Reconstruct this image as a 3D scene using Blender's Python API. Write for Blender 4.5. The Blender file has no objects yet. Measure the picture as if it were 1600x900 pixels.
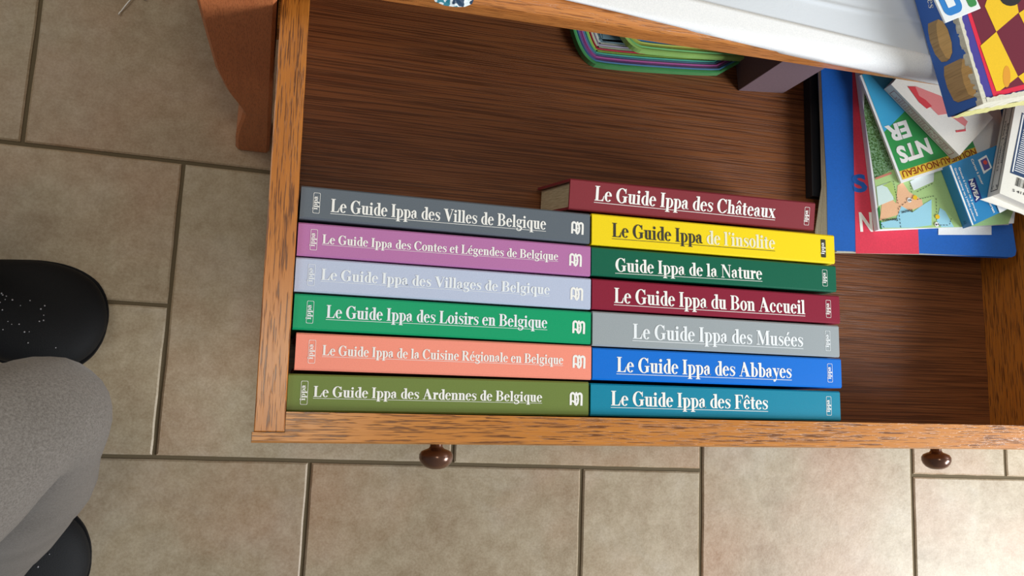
import bpy, bmesh, math, random
from math import sin, cos, pi, radians
from mathutils import Vector, Matrix, noise
random.seed(7)
S = bpy.context.scene
COL = S.collection

# ------------------------------------------------------------ camera
CAM = Vector((0.10023, 0.05675, 0.93863))
F = 1317.54
RC = Matrix(((0.95833583, 0.04075691, 0.28272127),
             (0.08091229, -0.98796286, -0.13184303),
             (0.2739446, 0.14922552, -0.95009794)))       # rows: right, down, forward
cd = bpy.data.cameras.new('camera'); cam = bpy.data.objects.new('camera', cd); COL.objects.link(cam)
cd.sensor_width = 36; cd.lens = F / 1600 * 36; cd.clip_start = .02
m = Matrix((RC[0], -RC[1], -RC[2])).transposed().to_4x4(); m.translation = CAM
cam.matrix_world = m
S.camera = cam

# ------------------------------------------------------------ world, lights, exposure
w = bpy.data.worlds.new('world'); S.world = w; w.use_nodes = True
w.node_tree.nodes['Background'].inputs[0].default_value = (.86, .93, 1, 1)
w.node_tree.nodes['Background'].inputs[1].default_value = .24

def area(name, loc, target, sx, sy, power, col):
    l = bpy.data.lights.new(name, 'AREA'); l.shape = 'RECTANGLE'; l.size = sx; l.size_y = sy
    l.energy = power; l.color = col
    o = bpy.data.objects.new(name, l); COL.objects.link(o); o.location = loc
    o.rotation_euler = (Vector(target) - Vector(loc)).to_track_quat('-Z', 'Y').to_euler()
    return o
area('window_light', (1.95, -.5, 1.02), (.75, .2, .2), .8, .6, 47, (.93, .97, 1))
area('room_light', (-.85, .72, 1.35), (.1, .15, .1), .5, .5, 4.5, (1, .95, .86))
area('ceiling_lamp', (.12, .16, 2.2), (.1, .1, 0), .3, .3, 5, (1, .9, .72))
S.view_settings.view_transform = 'Standard'
S.view_settings.look = 'None'
S.view_settings.gamma = 1
S.view_settings.exposure = 0.0
S.view_settings.use_curve_mapping = False

# ------------------------------------------------------------ helpers
def at(x, y, z):
    """world point on the horizontal plane z seen at pixel x, y of the 1600x900 photograph"""
    d = RC.transposed() @ Vector(((x - 800) / F, (y - 450) / F, 1))
    return CAM + d * ((z - CAM.z) / d.z)
def at_plane(x, y, p, n):
    d = RC.transposed() @ Vector(((x - 800) / F, (y - 450) / F, 1))
    return CAM + d * ((p - CAM).dot(n) / d.dot(n))

class NT:
    def __init__(s, name):
        s.m = bpy.data.materials.new(name); s.m.use_nodes = True
        s.t = s.m.node_tree; s.b = s.t.nodes['Principled BSDF']
    def n(s, kind, **kw):
        o = s.t.nodes.new(kind)
        for k, v in kw.items():
            if k[0] == '_': setattr(o, k[1:], v)
            else: o.inputs[k.replace('__', ' ')].default_value = v
        return o
    def l(s, a, b): s.t.links.new(a, b)
    def ramp(s, fac, *stops):
        r = s.n('ShaderNodeValToRGB'); e = r.color_ramp.elements
        while len(e) < len(stops): e.new(.5)
        for i, (p, c) in enumerate(stops):
            e[i].position = p; e[i].color = (*c, 1) if len(c) == 3 else c
        s.l(fac, r.inputs[0]); return r.outputs[0]
    def mix(s, fac, a, b, mode='MIX'):
        x = s.n('ShaderNodeMix', _data_type='RGBA', _blend_type=mode)
        if hasattr(fac, 'type') or hasattr(fac, 'is_linked'): s.l(fac, x.inputs[0])
        else: x.inputs[0].default_value = fac
        for i, v in ((6, a), (7, b)):
            if isinstance(v, tuple): x.inputs[i].default_value = (*v, 1)
            else: s.l(v, x.inputs[i])
        return x.outputs[2]
    def bump(s, h, strength=.3, dist=.001):
        b = s.n('ShaderNodeBump', Strength=strength, Distance=dist); s.l(h, b.inputs['Height']); s.l(b.outputs[0], s.b.inputs['Normal'])

def lin(r, g, b):
    f = lambda c: (c / 255 / 12.92) if c <= 10 else ((c / 255 + .055) / 1.055) ** 2.4
    return (f(r), f(g), f(b))

def plain(name, col, rough=.5, spec=.5, grain=0, scale=1500, metallic=0):
    t = NT(name); t.b.inputs['Base Color'].default_value = (*col, 1)
    t.b.inputs['Roughness'].default_value = rough; t.b.inputs['Specular IOR Level'].default_value = spec
    t.b.inputs['Metallic'].default_value = metallic
    co = t.n('ShaderNodeTexCoord')
    nz = t.n('ShaderNodeTexNoise', Scale=scale, Detail=3.0); t.l(co.outputs['Object'], nz.inputs['Vector'])
    c = t.ramp(nz.outputs[0], (.3, tuple(v * .93 for v in col)), (.7, tuple(min(1, v * 1.05) for v in col)))
    t.l(c, t.b.inputs['Base Color'])
    if grain: t.bump(nz.outputs[0], grain, .0004)
    return t.m

def wood(name, axis, light, mid, dark, rough=.35, spec=.5, pores=.8, coat=.3, sc=1.0, pl=42, fl=24, th=.54):
    """oak: long fine pores and soft bands that run along the given world/object axis"""
    t = NT(name); co = t.n('ShaderNodeTexCoord')
    def mp(long, cross):
        s = [cross, cross, cross]; s['xyz'.index(axis)] = long
        m_ = t.n('ShaderNodeMapping'); m_.inputs['Scale'].default_value = [v * sc for v in s]
        t.l(co.outputs['Object'], m_.inputs[0]); return m_.outputs[0]
    wob = t.n('ShaderNodeTexNoise', Scale=6.0, Detail=2.0); t.l(co.outputs['Object'], wob.inputs['Vector'])
    big = t.n('ShaderNodeTexNoise', Scale=1.0, Detail=4.0, Roughness=.6, Distortion=.6); t.l(mp(2.5, 70), big.inputs['Vector'])
    fine = t.n('ShaderNodeTexNoise', Scale=1.0, Detail=3.0, Roughness=.7); t.l(mp(fl, 1000), fine.inputs['Vector'])
    por = t.n('ShaderNodeTexNoise', Scale=1.0, Detail=2.0, Roughness=.5, Distortion=.2); t.l(mp(pl, 1150), por.inputs['Vector'])
    c1 = t.ramp(big.outputs[0], (.3, mid), (.52, light), (.72, tuple(a * .8 for a in mid)))
    c2 = t.mix(.55, c1, t.ramp(fine.outputs[0], (.3, mid), (.7, light)))
    pm = t.ramp(por.outputs[0], (th, (0, 0, 0)), (th + .06, (1, 1, 1)))
    pf = t.n('ShaderNodeMath', _operation='MULTIPLY'); t.l(pm, pf.inputs[0]); pf.inputs[1].default_value = pores
    c3 = t.mix(pf.outputs[0], c2, dark)
    t.l(c3, t.b.inputs['Base Color'])
    t.b.inputs['Roughness'].default_value = rough; t.b.inputs['Specular IOR Level'].default_value = spec
    t.b.inputs['Coat Weight'].default_value = coat; t.b.inputs['Coat Roughness'].default_value = .25
    inv = t.n('ShaderNodeMath', _operation='SUBTRACT'); inv.inputs[0].default_value = 1; t.l(pm, inv.inputs[1])
    t.bump(inv.outputs[0], .4, .0004)
    return t.m

def put(name, me, mat, parent=None, loc=(0, 0, 0), rot=(0, 0, 0), label=None):
    o = bpy.data.objects.new(name, me); COL.objects.link(o)
    mats = mat if isinstance(mat, (list, tuple)) else [mat]
    if not me.materials:
        for q in mats: me.materials.append(q)
    o.location = loc; o.rotation_euler = rot
    if parent: o.parent = parent
    if label: o['label'] = label
    return o
def mesh(name, vs, fs, mi=None, smooth=False, norm=True):
    me = bpy.data.meshes.new(name); me.from_pydata([tuple(v) for v in vs], [], fs)
    if mi:
        for p, i in zip(me.polygons, mi): p.material_index = i
    if smooth:
        for p in me.polygons: p.use_smooth = True
    if norm:
        b = bmesh.new(); b.from_mesh(me); bmesh.ops.recalc_face_normals(b, faces=b.faces); b.to_mesh(me); b.free()
    me.update(); return me
def root(name, loc, label, cat, group=None, rz=0, rot=None):
    o = bpy.data.objects.new(name, None); COL.objects.link(o); o.empty_display_size = .02
    o.location = loc; o.rotation_euler = rot or (0, 0, rz); tag(o, label, cat, group); return o
def tag(o, label, cat, group=None):
    o['label'] = label; o['category'] = cat
    if group: o['group'] = group
def box_bm(bm, x0, y0, z0, x1, y1, z1, bev=0, seg=2):
    vs = [bm.verts.new(p) for p in ((x0, y0, z0), (x1, y0, z0), (x1, y1, z0), (x0, y1, z0), (x0, y0, z1), (x1, y0, z1), (x1, y1, z1), (x0, y1, z1))]
    fs = [bm.faces.new([vs[i] for i in q]) for q in ((3, 2, 1, 0), (4, 5, 6, 7), (0, 1, 5, 4), (1, 2, 6, 5), (2, 3, 7, 6), (3, 0, 4, 7))]
    if bev:
        es = set(e for f_ in fs for e in f_.edges)
        bmesh.ops.bevel(bm, geom=list(es), offset=bev, segments=seg, affect='EDGES', profile=.6)
def box(name, x0, y0, z0, x1, y1, z1, mat, parent=None, bev=0, **k):
    bm = bmesh.new(); box_bm(bm, x0, y0, z0, x1, y1, z1, bev)
    me = bpy.data.meshes.new(name); bm.to_mesh(me); bm.free()
    return put(name, me, mat, parent, **k)
def extrude_x(name, prof, x0, x1, mat, parent=None, **k):
    """prof: closed (y, z) outline extruded along x"""
    n = len(prof)
    vs = [(x0, y, z) for y, z in prof] + [(x1, y, z) for y, z in prof]
    fs = [tuple(range(n)), tuple(range(2 * n - 1, n - 1, -1))] + [(i, (i + 1) % n, n + (i + 1) % n, n + i) for i in range(n)]
    return put(name, mesh(name, vs, fs), mat, parent, **k)
def prism(name, outline, z0, z1, mat, parent=None, zf=None, **k):
    """outline of (x, y) points as a slab from z0 to z1"""
    n = len(outline)
    zf = zf or (lambda x, y: 0)
    vs = [(p[0], p[1], z0 + zf(p[0], p[1])) for p in outline] + [(p[0], p[1], z1 + zf(p[0], p[1])) for p in outline]
    fs = [tuple(range(n - 1, -1, -1)), tuple(range(n, 2 * n))] + [(i, (i + 1) % n, n + (i + 1) % n, n + i) for i in range(n)]
    return put(name, mesh(name, vs, fs), mat, parent, **k)

# ------------------------------------------------------------ bold roman lettering (flat print, built stroke by stroke)
class Glyphs:
    def __init__(s): s.v = []; s.f = []; s.ox = 0; s.z = []
    def fill(s):
        k = (s.z[-1] + 1) % 24 if s.z else 0
        s.z += [k] * (len(s.v) - len(s.z))
    def lift(s, i): s.fill(); return s.z[i] * 4e-6
    def poly(s, pts):
        s.fill(); b = len(s.v); s.v += [(x + s.ox, y) for x, y in pts]; s.f.append(tuple(range(b, b + len(pts)))); s.fill()
    def rect(s, x0, y0, x1, y1): s.poly([(x0, y0), (x1, y0), (x1, y1), (x0, y1)])
    def ring(s, cx, cy, rx, ry, tx, ty, a0=0, a1=360, n=24):
        k = max(4, int(n * abs(a1 - a0) / 360))
        s.fill(); b = len(s.v)
        for i in range(k + 1):
            a = radians(a0 + (a1 - a0) * i / k)
            s.v.append((cx + rx * cos(a) + s.ox, cy + ry * sin(a)))
            s.v.append((cx + (rx - tx) * cos(a) + s.ox, cy + (ry - ty) * sin(a)))
        for i in range(k): s.f.append((b + 2 * i, b + 2 * i + 2, b + 2 * i + 3, b + 2 * i + 1))
        s.fill()
    def disc(s, cx, cy, r, ry=None, n=14):
        ry = ry or r
        s.poly([(cx + r * cos(2 * pi * i / n), cy + ry * sin(2 * pi * i / n)) for i in range(n)])
    def stroke(s, pts, ws):
        s.fill(); b = len(s.v); n = len(pts)
        for i, (x, y) in enumerate(pts):
            a = pts[max(0, i - 1)]; c = pts[min(n - 1, i + 1)]
            dx, dy = c[0] - a[0], c[1] - a[1]; L = math.hypot(dx, dy) or 1
            w_ = ws[i] / 2 if isinstance(ws, (list, tuple)) else ws / 2
            s.v.append((x - dy / L * w_ + s.ox, y + dx / L * w_)); s.v.append((x + dy / L * w_ + s.ox, y - dx / L * w_))
        for i in range(n - 1): s.f.append((b + 2 * i, b + 2 * i + 2, b + 2 * i + 3, b + 2 * i + 1))
        s.fill()

def glyph(g, c):
    R, P, O, K, D = g.rect, g.poly, g.ring, g.stroke, g.disc
    h = .67; sf = .05
    def stem(x, y0, y1, w_=.19, bot=True, top=None):
        R(x, y0, x + w_, y1)
        if bot: R(x - .08, y0, x + w_ + .08, y0 + sf)
        if top == 'full': R(x - .08, y1 - sf, x + w_ + .08, y1)
        if top == 'left': P([(x - .09, y1 - .07), (x, y1 - .09), (x, y1), (x - .09, y1 - .03)])
    if c == ' ': return .30
    if c == 'I': stem(.11, 0, 1, .2, True, 'full'); return .43
    if c == 'L':
        stem(.11, 0, 1, .2, True, 'full'); R(.2, 0, .68, .055); P([(.5, .05), (.68, .05), (.73, .36), (.69, .36), (.62, .14)]); return .76
    if c == 'F':
        stem(.11, 0, 1, .2, True, 'full'); R(.2, .945, .66, 1); P([(.5, .95), (.67, 1), (.69, .7), (.65, .7), (.6, .87)]); R(.3, .49, .5, .54); R(.47, .38, .51, .66); return .73
    if c in 'GC':
        O(.46, .5, .43, .52, .21, .055, 42, 318 if c == 'C' else 330, 30)
        P([(.72, .66), (.77, .66), (.77, 1.0), (.73, 1.0), (.66, .9)])
        if c == 'G': R(.6, .06, .8, .44); R(.5, .42, .88, .47); return .92
        P([(.72, .1), (.66, .12), (.8, .3), (.83, .27)]); return .86
    if c == 'V':
        P([(.06, .98), (.29, .98), (.53, .3), (.46, 0), (.4, 0)]); P([(.72, .98), (.77, .98), (.48, 0), (.42, 0), (.44, .14)])
        R(-.02, .95, .37, 1); R(.6, .95, .87, 1); return .86
    if c == 'A':
        P([(.12, .02), (.17, .02), (.45, .84), (.42, 1), (.4, 1)]); P([(.36, 1), (.48, 1), (.84, .02), (.6, .02), (.35, .8)])
        R(.2, .31, .62, .36); R(.02, 0, .28, .05); R(.52, 0, .93, .05); return .94
    if c in 'BR':
        stem(.11, 0, 1, .2, True, None); R(.03, .95, .4, 1)
        O(.38, .745, .33, .255, .19, .05, -90, 90); R(.25, .49, .4, .54)
        if c == 'B':
            O(.38, .27, .38, .27, .2, .05, -90, 90); R(.25, 0, .4, .05); return .82
        P([(.34, .5), (.52, .52), (.84, .04), (.84, 0), (.62, 0)]); R(.6, 0, .9, .05); return .9
    if c == 'M':
        R(.14, 0, .19, 1); P([(.12, 1), (.33, 1), (.62, .18), (.53, 0), (.49, 0)]); P([(.87, 1), (.83, 1), (.51, .12), (.53, 0)])
        R(.8, 0, 1.0, 1); R(.03, 0, .3, .05); R(.03, .95, .3, 1); R(.72, 0, 1.09, .05); R(.84, .95, 1.09, 1); return 1.13
    if c == 'N':
        R(.14, 0, .19, 1); P([(.08, 1), (.3, 1), (.76, .15), (.76, 0), (.7, 0), (.13, .9)]); R(.71, 0, .76, 1)
        R(.03, 0, .3, .05); R(.03, .95, .25, 1); R(.62, .95, .86, 1); return .9
    if c in 'bdpq':
        if c in 'bp': x = .09; cx = .32; a = (-110, 110)
        else: x = .38; cx = .34; a = (70, 290)
        y0, y1 = (0, 1) if c in 'bd' else (-.3, h)
        R(x, y0, x + .19, y1)
        if c == 'b': P([(0, .93), (.1, .91), (.1, 1), (0, .98)])
        if c == 'p': P([(0, .6), (.1, .58), (.1, h), (0, .65)]); R(.02, -.3, .36, -.25)
        if c == 'd': P([(.28, .93), (.4, .91), (.4, 1), (.28, .98)]); R(.5, 0, .64, .05)
        if c == 'q': R(.3, -.3, .65, -.25)
        O(cx, h / 2, .29, h / 2 + .01, .17, .05, *a); return .64
    if c in 'ceéê':
        O(.29, h / 2, .27, h / 2 + .015, .18, .05, 20 if c != 'c' else 50, 322, 24)
        if c == 'c': D(.44, .5, .085)
        else: R(.12, .37, .54, .42); O(.29, h / 2 + .03, .265, h / 2 - .015, .14, .05, 5, 90)
        if c == 'é': P([(.24, .76), (.32, .76), (.48, .98), (.32, .98)])
        if c == 'ê': P([(.1, .76), (.16, .76), (.3, .9), (.3, 1.0), (.24, 1.0)]); P([(.5, .76), (.44, .76), (.3, .9), (.3, 1.0), (.36, 1.0)])
        return .57
    if c in 'aâ':
        R(.3, .08, .47, .5); O(.29, .47, .18, .2, .16, .05, 0, 150); D(.13, .5, .085)
        O(.22, .19, .19, .2, .15, .05, 60, 300); P([(.3, .02), (.47, .12), (.47, .0), (.57, .03), (.57, .08), (.46, .08)]); P([(.2, .34), (.32, .38), (.32, .43), (.16, .36)])
        if c == 'â': P([(.1, .76), (.16, .76), (.3, .9), (.3, 1.0), (.24, 1.0)]); P([(.5, .76), (.44, .76), (.3, .9), (.3, 1.0), (.36, 1.0)])
        return .58
    if c == 'g':
        O(.27, .46, .23, .22, .15, .05); R(.38, .58, .55, .65); D(.52, .6, .06)
        K([(.16, .28), (.1, .2), (.14, .13), (.3, .1), (.44, .05), (.5, -.06), (.42, -.2), (.25, -.26), (.1, -.2), (.07, -.12), (.14, -.02)],
          [.05, .09, .13, .16, .16, .15, .09, .06, .07, .08, .05]); return .6
    if c in 'hn':
        R(.09, 0, .27, 1 if c == 'h' else h); P([(0, (.93 if c == 'h' else .6)), (.1, (.91 if c == 'h' else .58)), (.1, (1 if c == 'h' else h)), (0, (.98 if c == 'h' else .65))])
        R(.02, 0, .34, .05); R(.4, 0, .58, .48); O(.4, .47, .18, .21, .17, .09, 0, 140); R(.34, 0, .65, .05); return .67
    if c == 'u':
        R(.09, .15, .27, h); R(.0, h - .06, .1, h - .01); O(.26, .19, .17, .2, .16, .09, 180, 320); R(.38, 0, .56, h); R(.3, h - .06, .4, h - .01); R(.55, 0, .65, .05); return .66
    if c == 'i':
        stem(.09, 0, h, .18, True, 'left'); D(.18, .87, .105); return .36
    if c == 'l': stem(.09, 0, 1, .18, True, 'left'); return .36
    if c == 'r':
        stem(.09, 0, h, .18, True, 'left'); O(.4, .42, .17, .25, .15, .12, 80, 165); D(.42, .56, .095); return .5
    if c == 't':
        R(.1, .1, .28, .85); R(.0, .6, .4, .655); P([(.0, .62), (.1, .64), (.14, .85), (.26, .87)]); O(.26, .13, .16, .14, .14, .07, 180, 330); return .42
    if c == 's':
        K([(.43, .52), (.38, .62), (.26, .655), (.14, .62), (.11, .52), (.18, .42), (.32, .33), (.41, .22), (.38, .09), (.25, .015), (.12, .05), (.06, .17)],
          [.03, .05, .05, .08, .13, .16, .17, .15, .1, .05, .05, .03]); R(.42, .47, .46, .65); R(.05, .02, .09, .2); return .5
    if c == 'x':
        P([(.04, h - .02), (.24, h - .02), (.56, .02), (.36, .02)]); P([(.48, h - .02), (.53, h - .02), (.14, .02), (.08, .02)])
        R(0, h - .05, .28, h); R(.36, h - .05, .58, h); R(0, 0, .22, .05); R(.3, 0, .62, .05); return .62
    if c == 'y':
        P([(.04, h - .02), (.24, h - .02), (.4, .2), (.32, -.02)]); P([(.48, h - .02), (.53, h - .02), (.3, -.16), (.24, -.18)]); D(.15, -.2, .085)
        K([(.3, -.1), (.22, -.24), (.12, -.26)], [.05, .06, .06]); R(0, h - .05, .28, h); R(.38, h - .05, .58, h); return .57
    if c == 'o': O(.3, h / 2, .28, h / 2 + .015, .18, .05); return .6
    if c == '’': D(.12, .92, .085); P([(.2, .93), (.16, .83), (.07, .74), (.05, .77), (.12, .85)]); return .25
    return .3

def roman(text):
    g = Glyphs(); brk = []
    for ch in text:
        brk.append(g.ox + 0); a = glyph(g, ch); g.ox += a * .97
    g.width = g.ox; g.ox = 0; return g

def map_glyphs(g, fn):
    return [fn(x, y) for x, y in g.v], g.f

# ------------------------------------------------------------ materials
M = {}
M['white_print'] = plain('white print', (.92, .91, .87), .5, .3)
M['pale_print'] = plain('pale print', (.86, .9, .93), .5, .3)
M['black_print'] = plain('black print', (.02, .02, .025), .5, .3)
M['oak_rim_y'] = wood('oak edge along side', 'y', lin(196, 122, 46), lin(166, 94, 30), lin(84, 42, 14), .3, .45, .8, .35)
M['oak_rim_x'] = wood('oak edge along front', 'x', lin(204, 134, 58), lin(176, 106, 40), lin(84, 44, 18), .3, .45, .8, .35)
M['oak_floor'] = wood('drawer bottom oak', 'x', lin(134, 82, 46), lin(104, 56, 30), lin(52, 25, 12), .42, .3, .6, .06, .8, 10, 6, .5)
M['oak_top'] = wood('tabletop oak', 'x', lin(222, 146, 78), lin(196, 118, 58), lin(110, 60, 28), .22, .6, .6, .6)
M['leg_wood'] = wood('leg oak', 'z', lin(206, 124, 76), lin(184, 104, 62), lin(130, 70, 40), .4, .4, .3, .1)

def tile_mat():
    t = NT('ceramic tile'); geo = t.n('ShaderNodeNewGeometry'); oi = t.n('ShaderNodeObjectInfo')
    add = t.n('ShaderNodeVectorMath', _operation='ADD'); sc = t.n('ShaderNodeVectorMath', _operation='SCALE')
    cmb = t.n('ShaderNodeCombineXYZ'); t.l(oi.outputs['Random'], cmb.inputs[2]); t.l(cmb.outputs[0], sc.inputs[0]); sc.inputs['Scale'].default_value = 9
    t.l(geo.outputs['Position'], add.inputs[0]); t.l(sc.outputs[0], add.inputs[1])
    a = t.n('ShaderNodeTexNoise', Scale=9.0, Detail=6.0, Roughness=.62, Distortion=.5)
    b = t.n('ShaderNodeTexNoise', Scale=60.0, Detail=5.0, Roughness=.7)
    c = t.n('ShaderNodeTexNoise', Scale=420.0, Detail=3.0, Roughness=.7)
    d = t.n('ShaderNodeTexNoise', Scale=4.5, Detail=3.0, Roughness=.5)
    for q in (a, b, c, d): t.l(add.outputs[0], q.inputs['Vector'])
    base = t.ramp(a.outputs[0], (.3, lin(150, 126, 94)), (.5, lin(172, 154, 124)), (.68, lin(186, 172, 150)))
    orange = t.mix(t.ramp(d.outputs[0], (.46, (0, 0, 0)), (.66, (.75, .75, .75))), base, lin(168, 118, 78))
    mott = t.mix(.22, orange, t.ramp(b.outputs[0], (.35, lin(106, 86, 62)), (.65, lin(204, 192, 172))), 'MIX')
    fin = t.mix(.14, mott, t.ramp(c.outputs[0], (.35, lin(90, 74, 54)), (.62, lin(206, 196, 178))))
    hs = t.n('ShaderNodeHueSaturation'); hs.inputs['Saturation'].default_value = 1.0
    mr = t.n('ShaderNodeMapRange'); mr.inputs['To Min'].default_value = .9; mr.inputs['To Max'].default_value = 1.06
    t.l(oi.outputs['Random'], mr.inputs[0]); t.l(mr.outputs[0], hs.inputs['Value']); t.l(fin, hs.inputs['Color'])
    t.l(hs.outputs[0], t.b.inputs['Base Color']); t.b.inputs['Roughness'].default_value = .42; t.b.inputs['Specular IOR Level'].default_value = .4
    t.bump(b.outputs[0], .25, .0012); return t.m
M['tile'] = tile_mat()
M['grout'] = plain('grout', lin(104, 92, 72), .9, .1, .4, 900)

# ------------------------------------------------------------ floor: tiles laid on a half tile grid
U = .155
def build_floor():
    fl = box('floor', -9 * U, -8 * U, -.02, 15 * U, 12 * U, -.0022, M['grout']); fl['kind'] = 'structure'
    given = [(-2, 1, 2, 1), (-2, 0, 2, 1), (0, 0, 2, 2), (2, 0, 2, 2), (-1, -2, 2, 2), (1, -2, 2, 2), (3, -2, 1, 2), (4, -1, 2, 2), (6, -2, 2, 2),
             (6, 0, 1, 1), (7, 0, 2, 1), (-1, 2, 2, 2), (-3, 2, 2, 2), (4, -2, 2, 1), (1, 2, 2, 2), (-3, -2, 2, 2)]
    occ = set(); tiles = []
    def put_t(u, v, a, b):
        for i in range(a):
            for j in range(b): occ.add((u + i, v + j))
        tiles.append((u, v, a, b))
    for g in given: put_t(*g)
    rnd = random.Random(3)
    for v in range(-8, 12):
        for u in range(-9, 15):
            if (u, v) in occ: continue
            for a, b in rnd.choice([[(2, 2), (2, 1), (1, 2), (1, 1)], [(2, 2), (1, 2), (2, 1), (1, 1)], [(2, 1), (1, 1)]]):
                if u + a <= 15 and v + b <= 12 and all((u + i, v + j) not in occ for i in range(a) for j in range(b)):
                    put_t(u, v, a, b); break
    meshes = {}
    g = .0021
    for (u, v, a, b) in tiles:
        if (a, b) not in meshes:
            hx, hy = a * U / 2 - g, b * U / 2 - g; e = .0018
            n = 10; ring = []
            rr = random.Random(a * 7 + b)
            pts = []
            for (x0, y0, x1, y1) in ((-hx, -hy, hx, -hy), (hx, -hy, hx, hy), (hx, hy, -hx, hy), (-hx, hy, -hx, -hy)):
                for k in range(n):
                    t_ = k / n; j = rr.uniform(-.00035, .00035) if k else 0
                    nx, ny = (y1 - y0), -(x1 - x0); L = math.hypot(nx, ny)
                    pts.append((x0 + (x1 - x0) * t_ + nx / L * j, y0 + (y1 - y0) * t_ + ny / L * j))
            N = len(pts)
            ins = [(x * (1 - e / hx), y * (1 - e / hy)) for x, y in pts]
            vs = [(x, y, -.006) for x, y in pts] + [(x, y, -.0012) for x, y in pts] + [(x, y, 0) for x, y in ins]
            fs = [(i, (i + 1) % N, N + (i + 1) % N, N + i) for i in range(N)] + [(N + i, N + (i + 1) % N, 2 * N + (i + 1) % N, 2 * N + i) for i in range(N)] + [tuple(range(2 * N, 3 * N))]
            meshes[(a, b)] = mesh('tile', vs, fs)
        put('tile', meshes[(a, b)], M['tile'], fl, ((u + a / 2) * U, (v + b / 2) * U, 0))
build_floor()

wl = box('wall_back', -1.39, .93, -.02, 2.32, 1.03, 2.5, plain('cream plaster', (.62, .58, .5), .9, .1, .3, 120)); wl['kind'] = 'structure'
bb = box('baseboard_back', -1.39, .915, 0, 2.32, .929, .08, M['tile']); bb['kind'] = 'structure'

# ------------------------------------------------------------ drawer
YAW = radians(1.2)
DO = Vector((.0952, .0285, 0))
DM = Matrix.Translation(DO) @ Matrix.Rotation(YAW, 4, 'Z')
DI = DM.inverted()
def dl(P): return DI @ P                 # world -> drawer frame
RIM = .270; BOT = .165; DLEN = .60; INR = .798; WOUT = .820
drawer = root('drawer', (DO.x, DO.y, 0), 'open varnished oak drawer pulled out of the cabinet, holding the guidebooks', 'drawer', rz=YAW)

def front_panel():
    # plan outline with a rabbet at both ends that takes the side boards
    o = [(0, 0), (WOUT, 0), (WOUT, .008), (INR, .008), (INR, .0235), (.0242, .0235), (.0242, .008), (0, .008)]
    zt = [(.152, .0065), (.235, .0055), (.258, .002), (.267, .0), (RIM, .0014)]   # z, setback of the outer face
    vs = []; n = len(o)
    for z, s in zt:
        for i, (x, y) in enumerate(o):
            if y == 0: y = s
            if i in (0, 7): x = s * .3
            if i in (3, 4, 5, 6) and z == RIM: pass
            vs.append((x, y, z))
    fs = []
    for k in range(len(zt) - 1):
        for i in range(n):
            j = (i + 1) % n; fs.append((k * n + i, k * n + j, (k + 1) * n + j, (k + 1) * n + i))
    for b, rev in ((0, True), ((len(zt) - 1) * n, False)):
        qs = [(0, 1, 2, 3, 6, 7), (3, 4, 5, 6)]
        for q in qs: fs.append(tuple(b + i for i in (q[::-1] if rev else q)))
    return put('front_panel', mesh('front_panel', vs, fs), M['oak_rim_x'], drawer)
front_panel()
box('side_panel', .0015, .0083, .152, .0240, DLEN, RIM, M['oak_rim_y'], drawer, .0008)
box('side_panel', INR, .0083, .152, WOUT - .0015, DLEN, RIM, M['oak_rim_y'], drawer, .0008)
box('back_panel', .0240, DLEN - .018, .152, INR, DLEN, RIM, M['oak_rim_x'], drawer, .0008)
box('bottom_panel', .0238, .0233, .157, INR + .0002, DLEN - .0178, BOT, M['oak_floor'], drawer)

M['knob'] = plain('dark knob', lin(100, 66, 48), .22, .7, 0, 200, .4)
def knob(x, r):
    prof = [(0.0, .0082), (.002, .0070), (.005, .0056), (.0095, .0056), (.0112, .0068), (.0122, .0098), (.0138, .0132), (.0165, .0149), (.0198, .0149), (.0230, .0136), (.0258, .0112), (.0277, .0080), (.0287, .0045), (.0290, 0.0001)]
    n = 28; vs = []; fs = []
    for d, rr in prof:
        for i in range(n): vs.append((rr * r * cos(2 * pi * i / n), -d, rr * r * sin(2 * pi * i / n)))
    for k in range(len(prof) - 1):
        for i in range(n): fs.append((k * n + i, k * n + (i + 1) % n, (k + 1) * n + (i + 1) % n, (k + 1) * n + i))
    fs += [tuple(range(n)), tuple(range((len(prof) - 1) * n, len(prof) * n))]
    put('knob', mesh('knob', vs, fs, smooth=True), M['knob'], drawer, (x, .0055, .211))
knob(.1528, .98); knob(.6785, .95)

# ------------------------------------------------------------ guidebooks
def cover_mat(name, rgb, rough=.42):
    t = NT(name); co = t.n('ShaderNodeTexCoord'); c = lin(*rgb)
    mp = t.n('ShaderNodeMapping'); mp.inputs['Scale'].default_value = (1, .35, 1); t.l(co.outputs['Object'], mp.inputs[0])
    a = t.n('ShaderNodeTexNoise', Scale=2200.0, Detail=2.0); t.l(mp.outputs[0], a.inputs['Vector'])
    b = t.n('ShaderNodeTexNoise', Scale=1400.0, Detail=2.0); t.l(co.outputs['Object'], b.inputs['Vector'])
    t.l(t.ramp(b.outputs[0], (.3, tuple(v * .94 for v in c)), (.7, tuple(min(1, v * 1.05) for v in c))), t.b.inputs['Base Color'])
    t.b.inputs['Roughness'].default_value = rough; t.b.inputs['Specular IOR Level'].default_value = .3
    t.bump(a.outputs[0], .35, .0003); return t.m
M['pages'] = None
def pages_mat():
    t = NT('paper page edges'); co = t.n('ShaderNodeTexCoord'); mp = t.n('ShaderNodeMapping'); mp.inputs['Scale'].default_value = (60, 2600, 60)
    t.l(co.outputs['Object'], mp.inputs[0]); a = t.n('ShaderNodeTexNoise', Scale=1.0, Detail=2.0); t.l(mp.outputs[0], a.inputs['Vector'])
    t.l(t.ramp(a.outputs[0], (.35, lin(176, 162, 128)), (.65, lin(214, 204, 172))), t.b.inputs['Base Color']); t.b.inputs['Roughness'].default_value = .8
    t.bump(a.outputs[0], .4, .0004); return t.m
M['pages'] = pages_mat()

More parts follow.
